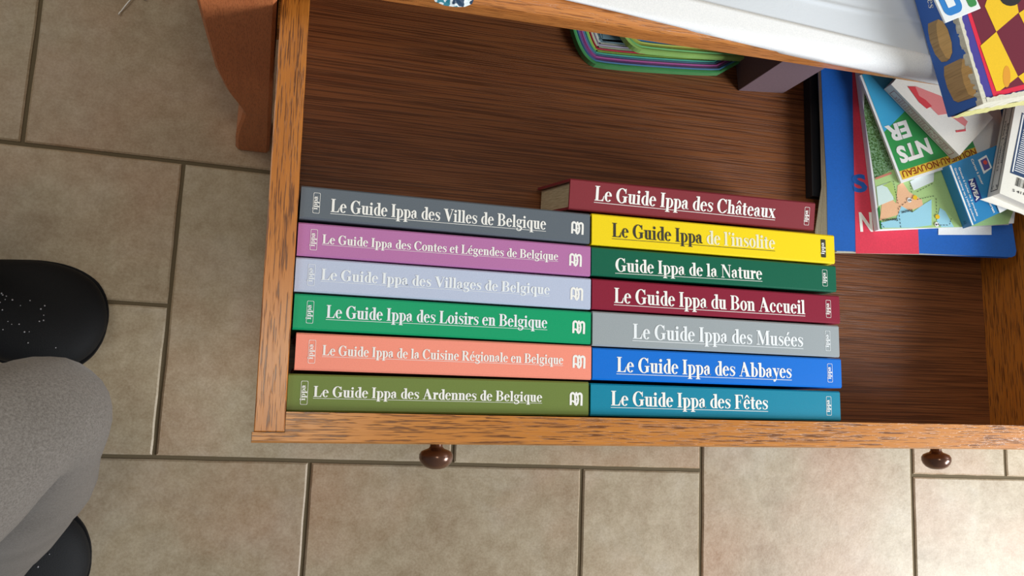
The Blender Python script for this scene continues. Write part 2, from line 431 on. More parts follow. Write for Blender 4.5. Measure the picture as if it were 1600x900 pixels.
def book_mesh_cover(L, T, W, c=.0024):
    """case binding: spine board and two cover boards, extruded along the spine; spine face is the plane z = 0"""
    r = .0013; h = T / 2
    out = [(-h, -W), (-h, -.0052), (-h + .0008, -.0042), (-h, -.0032), (-h, -r), (-h + r, 0), (h - r, 0), (h, -r), (h, -.0032), (h - .0008, -.0042), (h, -.0052), (h, -W)]
    inn = [(h - c, -W), (h - c, -.0052), (h - c, -c), (-h + c, -c), (-h + c, -.0052), (-h + c, -W)]
    pr = out + inn; n = len(pr)
    vs = [(0, y, z) for y, z in pr] + [(L, y, z) for y, z in pr]
    fs = [(i, (i + 1) % n, n + (i + 1) % n, n + i) for i in range(n)]
    # end caps by strips
    caps = [(0, 1, 16, 17), (1, 2, 3, 4, 15, 16), (4, 5, 6, 7, 14, 15), (7, 8, 9, 10, 13, 14), (10, 11, 12, 13)]
    for q in caps: fs.append(q); fs.append(tuple(n + i for i in q))
    return mesh('cover', vs, fs)

def book(px, z, W, rgb, label, title, tpx, cap, tcol, logo_side, logo_col=None, emblem=None, lean=0, under=None, split=None, boxlogo=False, rough=.42):
    TL, BL, BR, TR = [dl(at(x, y, z)) for x, y in px]
    A = (TL + BL) / 2; B = (TR + BR) / 2
    T = ((TL - BL).length + (TR - BR).length) / 2 - .0004
    d = B - A; L = d.length - .0005; yaw = math.atan2(d.y, d.x) + YAW
    A.z = z
    Aw = DM @ A
    # root stands where the book rests on the drawer bottom
    R3 = Matrix.Rotation(yaw, 3, 'Z') @ Matrix.Rotation(lean, 3, 'X')
    off = R3 @ Vector((L / 2, 0, -W))
    rt = root('guidebook', Aw + off, label, 'book', 'hardcover guidebooks standing spine up in the drawer')
    rt.rotation_euler = (R3).to_euler()
    sp = (-L / 2, 0, W)
    put('cover', book_mesh_cover(L, T, W), cover_mat('cloth cover', rgb, rough), rt, sp)
    h = T / 2 - .0027
    box('page_block', .0032, -h, -W + .0035, L - .0032, h, -.0026, M['pages'], rt, loc=sp)
    # lettering on the spine
    inv = (Matrix.Translation(Aw) @ R3.to_4x4()).inverted(); n = R3 @ Vector((0, 0, 1))
    def loc(x, y): p = inv @ at_plane(x, y, Aw, n); return Vector((p.x, p.y))
    P0, P1 = loc(*tpx[0]), loc(*tpx[1])
    cap_m = (loc(tpx[0][0], tpx[0][1] - cap) - P0).length
    g = roman(title); dx = P1 - P0; ux = dx / g.width; nrm = Vector((-dx.y, dx.x)).normalized() * cap_m
    H = .00018
    def fn(x, y, hh=H): q = P0 + ux * x + nrm * y; return (q.x, q.y, hh)
    mats = [M['white_print'] if tcol is None else tcol]
    fs = list(g.f); mi = [0] * len(fs); vs = [fn(x, y, H + g.lift(i)) for i, (x, y) in enumerate(g.v)]
    if split:
        lim = roman(split[0]).width; mats.append(split[1])
        mi = [1 if g.v[f_[0]][0] > lim else 0 for f_ in fs]
    if under is not False:
        b = len(vs); yb = under or -.115
        vs += [fn(0, yb), fn(g.width, yb), fn(g.width, yb - .035), fn(0, yb - .035)]; fs.append((b, b + 1, b + 2, b + 3)); mi.append(0)
    me = mesh('title', vs, fs, mi, norm=False); put('title', me, mats, rt, sp)
    # publisher's badge: thin rounded frame with small letters running up the spine
    lc = Vector((.0125, 0)) if logo_side == 'L' else Vector((L - .0125, 0))
    if logo_side == 'R' and px[0][0] < 900: lc = Vector((L - .0085, 0))
    hl, hw = T * .315, .0027
    g2 = Glyphs(); rr = .0009; N = 6; ring = []
    for cx, cy, a0 in ((hl - rr, hw - rr, 0), (-hl + rr, hw - rr, 90), (-hl + rr, -hw + rr, 180), (hl - rr, -hw + rr, 270)):
        for k in range(N + 1):
            a = radians(a0 + 90 * k / N); ring.append((cx + rr * cos(a), cy + rr * sin(a)))
    th = .0003
    b = 0; v2 = []; f2 = []
    K = len(ring)
    for x, y in ring: v2.append((x, y))
    for x, y in ring: v2.append((x * (1 - th / hl), y * (1 - th / hw)))
    f2 = [(i, (i + 1) % K, K + (i + 1) % K, K + i) for i in range(K)]
    fm = [0] * len(f2)
    if boxlogo: f2 = [tuple(range(K))]; fm = [0]
    g3 = roman('ippa'); s = (2 * hl * .66) / g3.width; b = len(v2)
    v2 += [((x - g3.width / 2) * s, (y - .22) * .0042) for x, y in g3.v]; f2 += [tuple(b + i for i in f_) for f_ in g3.f]; fm += [1 if boxlogo else 0] * len(g3.f)
    hz = [H] * b + [H * 1.6 + g3.lift(i) for i in range(len(v2) - b)]
    vv = [(lc.x - y, lc.y + x, z_) for (x, y), z_ in zip(v2, hz)]
    lm = [logo_col or mats[0]] + ([M['white_print']] if boxlogo else [])
    put('publisher_badge', mesh('publisher_badge', vv, f2, fm, norm=False), lm, rt, sp)
    if emblem:
        e0 = loc(*emblem); g4 = Glyphs(); mm = .00056
        st = g4.stroke
        def arc(cx, cy, rx, ry, a0, a1, n_=10): return [(cx + rx * cos(radians(a0 + (a1 - a0) * i / n_)), cy + ry * sin(radians(a0 + (a1 - a0) * i / n_))) for i in range(n_ + 1)]
        # unit = 1 px of the close view (18 per photo px), origin at the emblem's lower left
        st([(30, 0)] + [(32, 190)] + arc(82, 260, 50, 65, 180, 60) + [(150, 280), (160, 5)], 58)
        st([(30, 60), (60, 108), (95, 112), (140, 70)], 46)
        st([(2, 170), (34, 170)], 40)
        st([(180, 352), (190, 300), (225, 250), (240, 160), (225, 60), (185, 8)], 54)
        st([(160, 5), (200, 5)], 40)
        st([(165, 160), (235, 160)], 26)
        st([(150, 290), (220, 290)] + arc(285, 255, 50, 62, 130, 0) + [(335, 150), (330, -10)], 60)
        vv = []
        for i, (x, y) in enumerate(g4.v): vv.append((e0.x + (x - 180) / 18 * mm * 1.03, e0.y + (y - 175) / 18 * mm, H + g4.lift(i)))
        put('monogram', mesh('monogram', vv, g4.f, norm=False), M['white_print'], rt, sp)
    return rt

ZS = .264; WB = .0985
yel_txt = plain('outlined white print', lin(240, 236, 205), .5, .3)
dark_txt = plain('charcoal print', lin(62, 60, 50), .5, .3)
BK = 'Le Guide Ippa '
books = [
 (((470,289),(469,341),(922,381),(923,333.6)), (98,107,116), 'charcoal grey hardcover guidebook about towns, at the top of the left row', BK+'des Villes de Belgique', ((516,331),(853,359)), 20.5, None, 'L', (902,356)),
 (((467,346.4),(463,399),(923.4,432),(923.6,384)), (186,118,172), 'mauve pink hardcover guidebook about tales and legends, second from the top of the left row', BK+'des Contes et Légendes de Belgique', ((503,380.5),(872,407)), 14.5, None, 'L', (899,406)),
 (((463,401),(459.4,455),(924,484),(923.6,434.5)), (190,200,224), 'pale lilac blue hardcover guidebook about villages, in the left row', BK+'des Villages de Belgique', ((501,437),(859,460.5)), 17.5, 'pale', 'L', (901,459)),
 (((460.6,457.6),(457,515),(923,538),(925,487)), (4,160,106), 'bright emerald green hardcover guidebook about leisure, in the left row', BK+'des Loisirs en Belgique', ((509,496.5),(855,513)), 20, 'pale', 'L', (904,511)),
 (((463.6,519),(459.6,578),(924.4,594),(925,540)), (250,150,128), 'salmon pink hardcover guidebook about regional cooking, in the left row', BK+'de la Cuisine Régionale en Belgique', ((503,555),(880,569.5)), 16, None, 'L', (904.5,565)),
 (((451,582.4),(447.5,644),(920,650),(921,597)), (112,130,62), 'olive green hardcover guidebook about the hills, lowest of the left row against the drawer front', BK+'des Ardennes de Belgique', ((489,620),(847,628)), 17, None, 'L', (900,623)),
 (((925,332.4),(925,382.4),(1304,412),(1305,367.5)), (248,218,22), 'yellow hardcover guidebook with black and white title, second of the right row', BK+'de l’insolite', ((956,370),(1211,389.5)), 22, 'dark', 'R', None),
 (((924.4,386),(924.4,429),(1308,457.5),(1306,414)), (10,98,72), 'dark green hardcover guidebook about nature, in the right row', 'Guide Ippa de la Nature', ((961,424),(1191,437)), 21, None, 'R', None),
 (((925.4,434.4),(925,483),(1312.6,506),(1312.6,462)), (138,26,52), 'wine red hardcover guidebook with a flat spine, between the dark green and grey ones', BK+'du Bon Accueil', ((959,473),(1258,491)), 23.5, None, 'R', None),
 (((926,486),(926,540),(1311.5,559),(1312,508)), (158,166,170), 'light grey hardcover guidebook about museums, in the right row', BK+'des Musées', ((988,529),(1255,542)), 23.5, 'pale', 'R', None),
 (((926,542),(925.4,594),(1315,606.4),(1315.5,560.7)), (0,112,214), 'vivid blue hardcover guidebook about abbeys, second lowest of the right row', BK+'des Abbayes', ((963,581),(1237,591)), 23.5, None, 'R', None),
 (((923,598.6),(923,649.7),(1314.6,659),(1312.6,610.7)), (0,132,162), 'teal hardcover guidebook about festivals, lowest of the right row against the drawer front', BK+'des Fêtes', ((954,633.5),(1200,640)), 23, None, 'R', None),
]
for px_, rgb, lab, ti, tp, cap, tc, side, emb in books:
    ye = tc == 'dark'
    book(px_, ZS, WB, rgb, lab, ti, tp, cap, {'pale': M['pale_print'], 'dark': dark_txt, None: None}[tc], side,
         logo_col=dark_txt if ye else None, emblem=emb, split=('Le Guide Ippa', yel_txt) if ye else None, boxlogo=ye)
book(((890.4,279),(890,327),(1272.5,361),(1274,317)), .262, .0945, (132,46,54), 'dull red hardcover guidebook about castles, leaning behind the yellow one, page edges showing',
     BK+'des Châteaux', ((928,313),(1211,341)), 23, None, 'R', lean=radians(9))

# ------------------------------------------------------------ cabinet table behind the drawer
CY = radians(1.3)
TE = Vector((.124, .380, 0))       # a point on the tabletop's front edge
TM = Matrix.Translation(TE) @ Matrix.Rotation(CY, 4, 'Z'); TI = TM.inverted()
table = root('low_cabinet_table', (TE.x, TE.y, 0), 'low oak cabinet table with shaped legs, a white cloth on its top', 'table', rz=CY)
ZT = .322; ZU = .294
def tabletop():
    r = .010; pr = [(0.004, ZU), (0, ZU + .004)]
    for k in range(7):
        a = radians(180 - 90 * k / 6); pr.append((r + r * cos(a), ZT - r + r * sin(a)))
    pr += [(.50, ZT), (.50, ZU)]
    return extrude_x('tabletop', pr, -.115, .90, M['oak_top'], table)
tabletop()
def leg(xoff, mirror, y0, ys, name='leg'):
    st = [(0, .0545, .331), (.004, .051, .3305), (.03, .0515, .3335), (.049, .053, .336), (.072, .057, .339), (.088, .0592, .3415), (.093, .059, .342), (.105, .055, .344), (.118, .049, .3465),
          (.132, .044, .349), (.163, .036, .355), (.21, .030, .364), (.258, .024, .374), (.2939, .020, .384)]
    vs = []; fs = []
    for z, x, y in st:
        xr = .0862 if z < .24 else .0862 - .000 * z
        dep = .036 + .03 * (z / .294)
        c = .003
        for (a, b) in ((x + c, y), (xr - c, y), (xr, y + c), (xr, y + dep - c), (xr - c, y + dep), (x + c, y + dep), (x, y + dep - c), (x, y + c)):
            q = TI @ Vector((a, b, 0)); qx, qy = q.x, q.y
            if ys < 0: qy = y0 - qy
            if mirror: qx = xoff - qx
            vs.append((qx, qy, z))
    n = 8
    for k in range(len(st) - 1):
        for i in range(n): fs.append((k * n + i, k * n + (i + 1) % n, (k + 1) * n + (i + 1) % n, (k + 1) * n + i))
    fs += [tuple(range(n)), tuple(range((len(st) - 1) * n, len(st) * n))]
    put(name, mesh(name, vs, fs), M['leg_wood'], table)
leg(0, False, 0, 1); leg(.785, True, 0, 1); leg(0, False, .50, -1); leg(.785, True, .50, -1)
box('side_board', -.085, .075, .13, -.065, .425, ZU, M['oak_rim_y'], table)
box('side_board', .850, .075, .13, .870, .425, ZU, M['oak_rim_y'], table)
box('back_board', -.064, .41, .13, .849, .428, ZU, M['oak_rim_x'], table)
box('drawer_rail', -.064, .03, .125, .849, .40, .1495, M['oak_rim_x'], table)

# ------------------------------------------------------------ white cloth on the tabletop
def cloth_mat():
    t = NT('white cotton cloth'); co = t.n('ShaderNodeTexCoord')
    t.b.inputs['Base Color'].default_value = (.74, .78, .83, 1); t.b.inputs['Roughness'].default_value = .9; t.b.inputs['Specular IOR Level'].default_value = .1
    a = t.n('ShaderNodeTexNoise', Scale=700.0, Detail=3.0); t.l(co.outputs['Object'], a.inputs['Vector']); t.bump(a.outputs[0], .3, .0005); return t.m
M['cloth'] = cloth_mat()
M['hem'] = plain('thick white hem', (.95, .96, .97), .9, .1, .2, 900)
def hem_s(x):
    # arc length along the front edge (0 at the underside corner) where the hem ends
    t_ = (x - .136) / .43
    t_ = max(-.6, min(1.2, t_))
    return .0385 + (-.028) * t_
def edge_pt(s):
    r = .010; v = ZT - r - ZU; q = r * pi / 2
    off = .0009
    if s < v: return (-off, ZU + s)
    if s < v + q:
        a = (s - v) / r; return (r - (r + off) * cos(a), ZT - r + (r + off) * sin(a))
    return (r + (s - v - q), ZT + off)
def cloth():
    xs = [.136 + i * .005 for i in range(0, 130)]
    ss = [.0014 * i for i in range(130)] + [.19, .2, .22, .25, .3, .35, .4, .43]
    vs = []; W_ = len(ss)
    def ridge(d, w_): return math.exp(-(d / w_) ** 2)
    for x in xs:
        for s in ss:
            y, z = edge_pt(hem_s(x) + s)
            h = 0
            if z > ZT - .001:
                h += .0011 * ridge(x - .563 - .12 * (y - .05), .0022)
                h += .0005 * ridge(x - .50 + .05 * y, .003)
                u_ = s - .056 - .02 * (x - .4) - .003 * sin(x * 11); h += .0012 * ridge(u_, .0022) - .0005 * ridge(u_ - .005, .003)
                u_ = s - .092 - .03 * (x - .45) - .002 * sin(x * 15); h += .0013 * ridge(u_, .0024) - .0005 * ridge(u_ - .005, .003)
                u_ = s - .128 + .10 * (x - .5); h += .0009 * ridge(u_, .002)
                h += .0012 * (noise.noise(Vector((x * 9, y * 22, 1))) * .5 + .5) + .0005
            vs.append((x + .0008 * noise.noise(Vector((x * 30, s * 30, 5))), y, z + h))
    fs = [(i * W_ + j, (i + 1) * W_ + j, (i + 1) * W_ + j + 1, i * W_ + j + 1) for i in range(len(xs) - 1) for j in range(W_ - 1)]
    o = put('white_cloth', mesh('white_cloth', vs, fs, smooth=True), M['cloth'], None, TE.copy(), (0, 0, CY))
    tag(o, 'white cotton cloth with pressed creases spread over the tabletop', 'cloth')
    md = o.modifiers.new('thickness', 'SOLIDIFY'); md.thickness = .0007; md.offset = 1
    ns = 9; vs2 = []
    for x in xs:
        for j in range(ns):
            s = .027 * j / (ns - 1); y, z = edge_pt(hem_s(x) + s)
            vs2.append((x, y - (.0009 if z < ZT - .002 else 0), z + .0022 * (1 if z > ZT - .006 else 0)))
    fs2 = [(i * ns + j, (i + 1) * ns + j, (i + 1) * ns + j + 1, i * ns + j + 1) for i in range(len(xs) - 1) for j in range(ns - 1)]
    h = put('hem', mesh('hem', vs2, fs2, smooth=True), M['hem'], o, label='thick bright white folded hem')
    md = h.modifiers.new('thickness', 'SOLIDIFY'); md.thickness = .0008; md.offset = 1
cloth()

# crumpled patterned scrap on the table edge
def crumple(name, centre, rx, ry, mat, label, cat, hgt=.006, n=14, seed=1):
    rr = random.Random(seed); vs = [(0, 0, hgt)]; fs = []
    rings = 4
    for k in range(1, rings + 1):
        for i in range(n):
            a = 2 * pi * i / n; q = k / rings * (1 + rr.uniform(-.12, .12))
            vs.append((rx * q * cos(a), ry * q * sin(a), .0004 + hgt * max(0, (1 - q * .9)) * rr.uniform(.3, 1.2)))
    for i in range(n): fs.append((0, 1 + i, 1 + (i + 1) % n))
    for k in range(rings - 1):
        for i in range(n): fs.append((1 + k * n + i, 1 + (k + 1) * n + i, 1 + (k + 1) * n + (i + 1) % n, 1 + k * n + (i + 1) % n))
    o = put(name, mesh(name, vs, fs), mat, None, centre)
    tag(o, label, cat); return o
def scrap_mat():
    t = NT('blue white scrap'); co = t.n('ShaderNodeTexCoord'); a = t.n('ShaderNodeTexNoise', Scale=160.0, Detail=1.0); t.l(co.outputs['Object'], a.inputs['Vector'])
    t.l(t.ramp(a.outputs[0], (.44, lin(40, 130, 150)), (.47, lin(225, 240, 245)), (.58, lin(235, 245, 250)), (.62, lin(30, 60, 90))), t.b.inputs['Base Color']); return t.m
crumple('paper_scrap', at(704, -8, ZT + .0005), .019, .0105, scrap_mat(), 'small crumpled blue and white scrap at the front edge of the tabletop', 'scrap')

# ------------------------------------------------------------ game box and what lies on it
M['board_blue'] = plain('game blue', lin(66, 110, 192), .6, .25)
M['board_violet'] = plain('game violet', lin(74, 66, 150), .6, .25)
M['board_red'] = plain('game red', lin(220, 44, 72), .6, .25)
M['board_yellow'] = plain('game yellow', lin(238, 194, 40), .6, .25)
M['board_amber'] = plain('game amber', lin(224, 156, 52), .6, .25)
M['board_maroon'] = plain('game maroon', lin(112, 38, 56), .6, .25)
M['draught_side'] = wood('printed wood dark', 'z', lin(188, 156, 112), lin(168, 138, 96), lin(120, 94, 62), .5, .3, .3, 0)
M['draught_top'] = wood('printed wood light', 'z', lin(228, 186, 122), lin(212, 168, 104), lin(180, 136, 80), .5, .3, .2, 0)
M['torn'] = plain('torn white card', lin(214, 210, 192), .9, .1, .6, 500)
M['torn_yellow'] = plain('torn yellowish tape', lin(214, 208, 140), .5, .3, .6, 400)
def quad_part(name, pts, mat, parent, inv, lift, n=None):
    """flat print: polygon of world points moved into the parent's frame"""
    vs = [inv @ (p + n * lift) for p in pts]
    return vs
def game_box():
    z0 = ZT + .0040; z1 = z0 + .0405
    a = at(1480, 184, z0); b = at(1428, 0, z0); ey = (b - a); ey.z = 0; ey.normalize(); ex = Vector((ey.y, -ey.x, 0))
    Rz = math.atan2(ex.y, ex.x)
    rt = root('board_game_box', a, 'worn blue board game box with yellow and maroon chequered lid on the white cloth', 'game box', rz=Rz)
    inv = (Matrix.Translation(a) @ Matrix.Rotation(Rz, 4, 'Z')).inverted()
    Lx, Ly, H = .27, .27, z1 - z0
    box('box_base', .002, .002, 0, Lx - .002, Ly - .002, H * .82, M['board_blue'], rt, .0006)
    box('lid', 0, 0, .0006, Lx, Ly, H, M['board_blue'], rt, .0007)
    up = Vector((0, 0, 1)); top0 = Vector((0, 0, H + .0002))
    # lid print: frame
    def flat(name, rects, z=.0002):
        vs = []; fs = []; mi = []; mats = []
        for pts, mt in rects:
            if mt not in mats: mats.append(mt)
            k = len(vs); vs += [(x, y, H + z) for x, y in pts]; fs.append(tuple(range(k, k + len(pts)))); mi.append(mats.index(mt))
        return put(name, mesh(name, vs, fs, mi, norm=False), mats, rt)
    def T(x, y): p = inv @ at(x, y, z1); return (p.x, p.y)
    # board corner sits near pixel (1554, 150); cells run skewed as a board printed in perspective
    sq = lambda x0, y0, x1, y1: [(x0, y0), (x1, y0), (x1, y1), (x0, y1)]
    flat('lid_print', [(sq(.002, .002, Lx - .002, Ly - .002), M['board_violet'])], .00015)
    c0 = T(1552, 152)
    flat('board_border', [([c0, T(1600, 140), (Lx - .012, T(1600, 140)[1]+.01), (Lx - .012, Ly - .012), (T(1511, 20)[0], Ly - .012), T(1511, 20)], M['board_red'])], .0003)
    cells = [([T(1519, 22), T(1555, 51), T(1531, 71)], 0)]
    P = T
    inner = [P(1557, 143), P(1600, 132), (Lx - .018, P(1600, 132)[1]+.012), (Lx - .018, Ly - .018), (P(1518, 20)[0], Ly - .018), P(1517, 20)]
    flat('board_field', [(inner, M['board_maroon'])], .00042)
    ye = [[P(1531, 72), P(1556, 50), P(1590, 120), P(1562, 142), P(1556, 143)], [P(1538, 10), P(1546, -14), P(1585, -12), P(1591, 20), P(1556, 50)],
          [P(1591, 21), P(1606, 11), P(1640, 70), P(1625, 90)], [P(1590, 120), P(1606, 109), P(1616, 128), P(1600, 132)]]
    # the same lattice carried over the rest of the board
    v0, va, vb = Vector(P(1556, 50)), Vector(P(1591, 20.5)) - Vector(P(1556, 50)), Vector(P(1590, 120)) - Vector(P(1556, 50))
    lo, hi = (inner[5][0] + .002, inner[2][1] - .03), (Lx - .02, Ly - .02)
    for i in range(-12, 14):
        for j in range(-14, 12):
            if (i + j) % 2 or (-2 <= i <= 1 and -2 <= j <= 1): continue
            q = [v0 + va * (i + a_) + vb * (j + b_) for a_, b_ in ((0, 0), (1, 0), (1, 1), (0, 1))]
            if all(lo[0] < p_.x < hi[0] and .03 < p_.y < hi[1] for p_ in q): ye.append([(p_.x, p_.y) for p_ in q])
    flat('board_square', [(q, M['board_yellow']) for q in ye], .0006)
    flat('shade_disc', [([P(1568 + 6 * cos(t_ * pi / 8) + 4, 120 + 17 * sin(t_ * pi / 8)) for t_ in range(16)], M['board_amber']),], .0007)
    g = [(P(1578 + 17 * cos(t_ * pi / 8), -4 + 14 * sin(t_ * pi / 8))) for t_ in range(16)]
    flat('black_draught_print', [(g, M['black_print'])], .0008)
    # side face print: two wooden draughts and two letters
    n = -ex; p0 = a
    def Sd(x, y): q = inv @ at_plane(x, y, p0 + n * .0003, n); return (q.x, q.y, q.z)
    def side(name, polys):
        vs = []; fs = []; mi = []; mats = []
        for k_, (pts, mt) in enumerate(polys):
            if mt not in mats: mats.append(mt)
            k = len(vs); 
            for x, y in pts: q = Sd(x, y); vs.append((q[0] - .0001 * k_, q[1], q[2]))
            fs.append(tuple(range(k, k + len(pts)))); mi.append(mats.index(mt))
        return put(name, mesh(name, vs, fs, mi, norm=False), mats, rt)
    side('draught_print', [([(1450, 37), (1466, 30), (1470, 33), (1476, 60), (1484, 92), (1479, 96), (1471, 97), (1461, 85), (1453, 65), (1450, 48)], M['draught_side']),
                           ([(1466, 30), (1473, 33), (1481, 46), (1487, 66), (1488, 82), (1484, 92), (1478, 90), (1468, 72), (1464, 52), (1463, 38)], M['draught_top'])])
    side('draught_print', [([(1475, 104), (1502, 91), (1508, 100), (1516, 135), (1525, 151), (1497, 160), (1490, 157), (1480, 137), (1475, 118)], M['draught_side']),
                           ([(1504, 91), (1512, 94), (1521, 110), (1526, 132), (1525, 147), (1521, 151), (1513, 147), (1506, 130), (1502, 110)], M['draught_top'])])
    gl = Glyphs()
    for ch in 'es': a_ = glyph(gl, ch); gl.ox += a_
    vs = []
    for x, y in gl.v:
        # reads down the side face
        px_ = 1452.5 + (-y + .33) * -11 + x * 2.5; py = -1.5 + x * 13.5 + (-y + .33) * 2
        q = Sd(px_, py); vs.append((q[0] - .0002, q[1], q[2]))
    put('side_lettering', mesh('side_lettering', vs, gl.f, norm=False), M['white_print'], rt)
    # torn, taped edges: ragged strips along the two front edges and the corner
    rr = random.Random(5)
    def ragged(name, f0, f1, mt, k=46, j=.0006):
        vs = []
        for i in range(k + 1):
            t_ = i / k
            p, q = f0(t_), f1(t_)
            vs.append(tuple(p)); e = rr.uniform(-j, j * 1.6); vs.append((q[0] + e * (1 if name == 'torn_edge' else .2), q[1] + e * (.3 if name == 'torn_edge' else 1), q[2]))
        fs = [(2 * i, 2 * i + 1, 2 * i + 3, 2 * i + 2) for i in range(k)]
        o = put(name, mesh(name, vs, fs, norm=False), mt, rt)
        return o
    box('torn_corner', -.0006, -.0011, H - .006, .004, .004, H + .0011, M['torn'], rt, .0004)
    ragged('torn_edge', lambda t_: (-.0006, t_ * Ly, H + .001), lambda t_: (.0042 - .0014 * sin(9 * t_), t_ * Ly, H + .001), M['torn'], 90)
    ragged('torn_edge', lambda t_: (-.0006, t_ * Ly, H + .001), lambda t_: (-.0006, t_ * Ly, H - .0035 - .0025 * rr.random()), M['torn'], 90)
    ragged('torn_rim', lambda t_: (t_ * Lx, -.0006, H + .001), lambda t_: (t_ * Lx, .0035, H + .001), M['torn'], 80, .0006)
    ragged('torn_rim', lambda t_: (t_ * Lx, -.0006, H + .001), lambda t_: (t_ * Lx, -.0011, H * .45), M['torn'], 60, .0004)
    ragged('torn_rim', lambda t_: (t_ * Lx, -.0012, H * .5), lambda t_: (t_ * Lx, -.0022, H * .06), M['torn_yellow'], 60, .0006)
    # white tile with a rounded blue square, lying across the lid edge
    zt = z1 + .0012
    t0 = at(1475, 37, zt); t1 = at(1545, 8, zt)
    e = (t1 - t0); e.z = 0; e.normalize(); f_ = Vector((-e.y, e.x, 0)); rz2 = math.atan2(e.y, e.x)
    tl = root('game_card', t0, 'white game card with a rounded blue square, lying on the corner of the game box', 'card', rz=rz2)
    i2 = (Matrix.Translation(t0) @ Matrix.Rotation(rz2, 4, 'Z')).inverted()
    box('card', 0, 0, 0, .045, .062, .0018, plain('card white', (.82, .86, .88), .4, .4), tl, .0004)
    def rrect(x0, y0, x1, y1, r, n_=6):
        o = []
        for cx, cy, a0 in ((x1 - r, y1 - r, 0), (x0 + r, y1 - r, 90), (x0 + r, y0 + r, 180), (x1 - r, y0 + r, 270)):
            for k in range(n_ + 1): a_ = radians(a0 + 90 * k / n_); o.append((cx + r * cos(a_), cy + r * sin(a_)))
        return o
    prism('blue_square', rrect(.0035, .004, .026, .058, .007), .0019, .0021, plain('card blue', lin(36, 128, 205), .4, .4), tl)
    prism('white_square', rrect(.0095, .011, .019, .050, .001), .0022, .0024, plain('card white centre', (.82, .86, .88), .4, .4), tl)
    prism('green_patch', rrect(.033, .004, .043, .03, .003), .0019, .0021, plain('card green', lin(50, 140, 74), .4, .4), tl)
game_box()

# ------------------------------------------------------------ striped trays and the dark box at the drawer's back
def trays():
    cols = [(76, 150, 92), (70, 110, 150), (120, 76, 130), (160, 80, 140), (90, 120, 160), (70, 160, 140), (150, 190, 90), (170, 40, 60), (190, 200, 170), (160, 150, 170), (200, 205, 190), (120, 150, 160)]
    cols2 = [(160, 205, 110), (120, 190, 120), (176, 190, 84), (186, 196, 96), (60, 150, 200), (60, 170, 215), (190, 130, 180), (120, 180, 200), (200, 120, 150), (90, 160, 200)]
    out1 = [(.366, .50), (.371, .46), (.376, .443), (.383, .428), (.392, .418), (.405, .4135), (.54, .4265), (.549, .432), (.575, .449), (.60, .49), (.60, .55), (.366, .55)]
    out2 = [(.420, .52), (.422, .455), (.428, .444), (.438, .436), (.452, .4335), (.585, .446), (.605, .455), (.612, .48), (.612, .54), (.43, .54)]
    for out, cs, z, lab in ((out1, cols, BOT + .0005, 'lower striped plastic tray with a green rim, at the back of the drawer bottom'), (out2, cols2, BOT + .0095, 'upper striped plastic tray with a lime green rim, nested on the other tray')):
        cx = sum(p[0] for p in out) / len(out); cy = sum(p[1] for p in out) / len(out)
        rt = root('striped_tray', (cx, cy, z), lab, 'tray', 'striped plastic trays')
        # smooth the outline
        o = [Vector((p[0] - cx, p[1] - cy)) for p in out]
        for _ in range(2):
            q = []
            for i in range(len(o)): a, b = o[i], o[(i + 1) % len(o)]; q += [a * .75 + b * .25, a * .25 + b * .75]
            o = q
        N = len(o)
        def inset(t_): # constant inset by normals
            r = []
            for i in range(N):
                d = (o[(i + 1) % N] - o[i - 1]).normalized(); nn = Vector((-d.y, d.x))
                if nn.dot(-o[i]) < 0: nn = -nn
                r.append(o[i] + nn * t_)
            return r
        wds = 0; k = len(cs); steps = [0, .0035, .0062, .0082, .0112, .0135, .016, .0188, .0215, .024, .0265, .029, .0315, .034][:k + 1]
        for i in range(k):
            A, B = inset(steps[i]), inset(steps[i + 1]); zz = .008 - .0007 * i; z2 = .008 - .0007 * (i + 1); b_ = .0012
            vs = [(p.x, p.y, zz) for p in A] + [(p.x, p.y, zz + (.0006 if i % 2 else 0)) for p in [(a * .5 + c * .5) for a, c in zip(A, B)]] + [(p.x, p.y, z2) for p in B] + [(p.x, p.y, 0) for p in B] + [(p.x, p.y, 0) for p in A]
            fs = []
            for r_ in range(5):
                for j in range(N): fs.append((r_ * N + j, r_ * N + (j + 1) % N, ((r_ + 1) % 5) * N + (j + 1) % N, ((r_ + 1) % 5) * N + j))
            put('coloured_band', mesh('coloured_band', vs, fs, smooth=False), plain('glossy band', lin(*cs[i]), .2, .6, 0, 60), rt)
        B = inset(steps[k]); prism('tray_bottom', [(p.x, p.y) for p in B], 0, .0008, plain('tray bottom', lin(*cs[-1]), .3, .5), rt)
trays()
def dark_box():
    a = at(1153, 142, BOT); b = at(1223, 146, BOT); e = (b - a); rz = math.atan2(e.y, e.x)
    rt = root('cardboard_box', a, 'dark mauve cardboard box standing at the back of the drawer', 'box', rz=rz)
    m_ = plain('mauve card', lin(112, 92, 98), .7, .2, .2, 400)
    box('box_body', 0, 0, .0003, e.length, .09, .088, m_, rt, .0008)
    box('box_lid', -.0008, -.0008, .0885, e.length + .0008, .0908, .1, m_, rt, .0008)
dark_box()

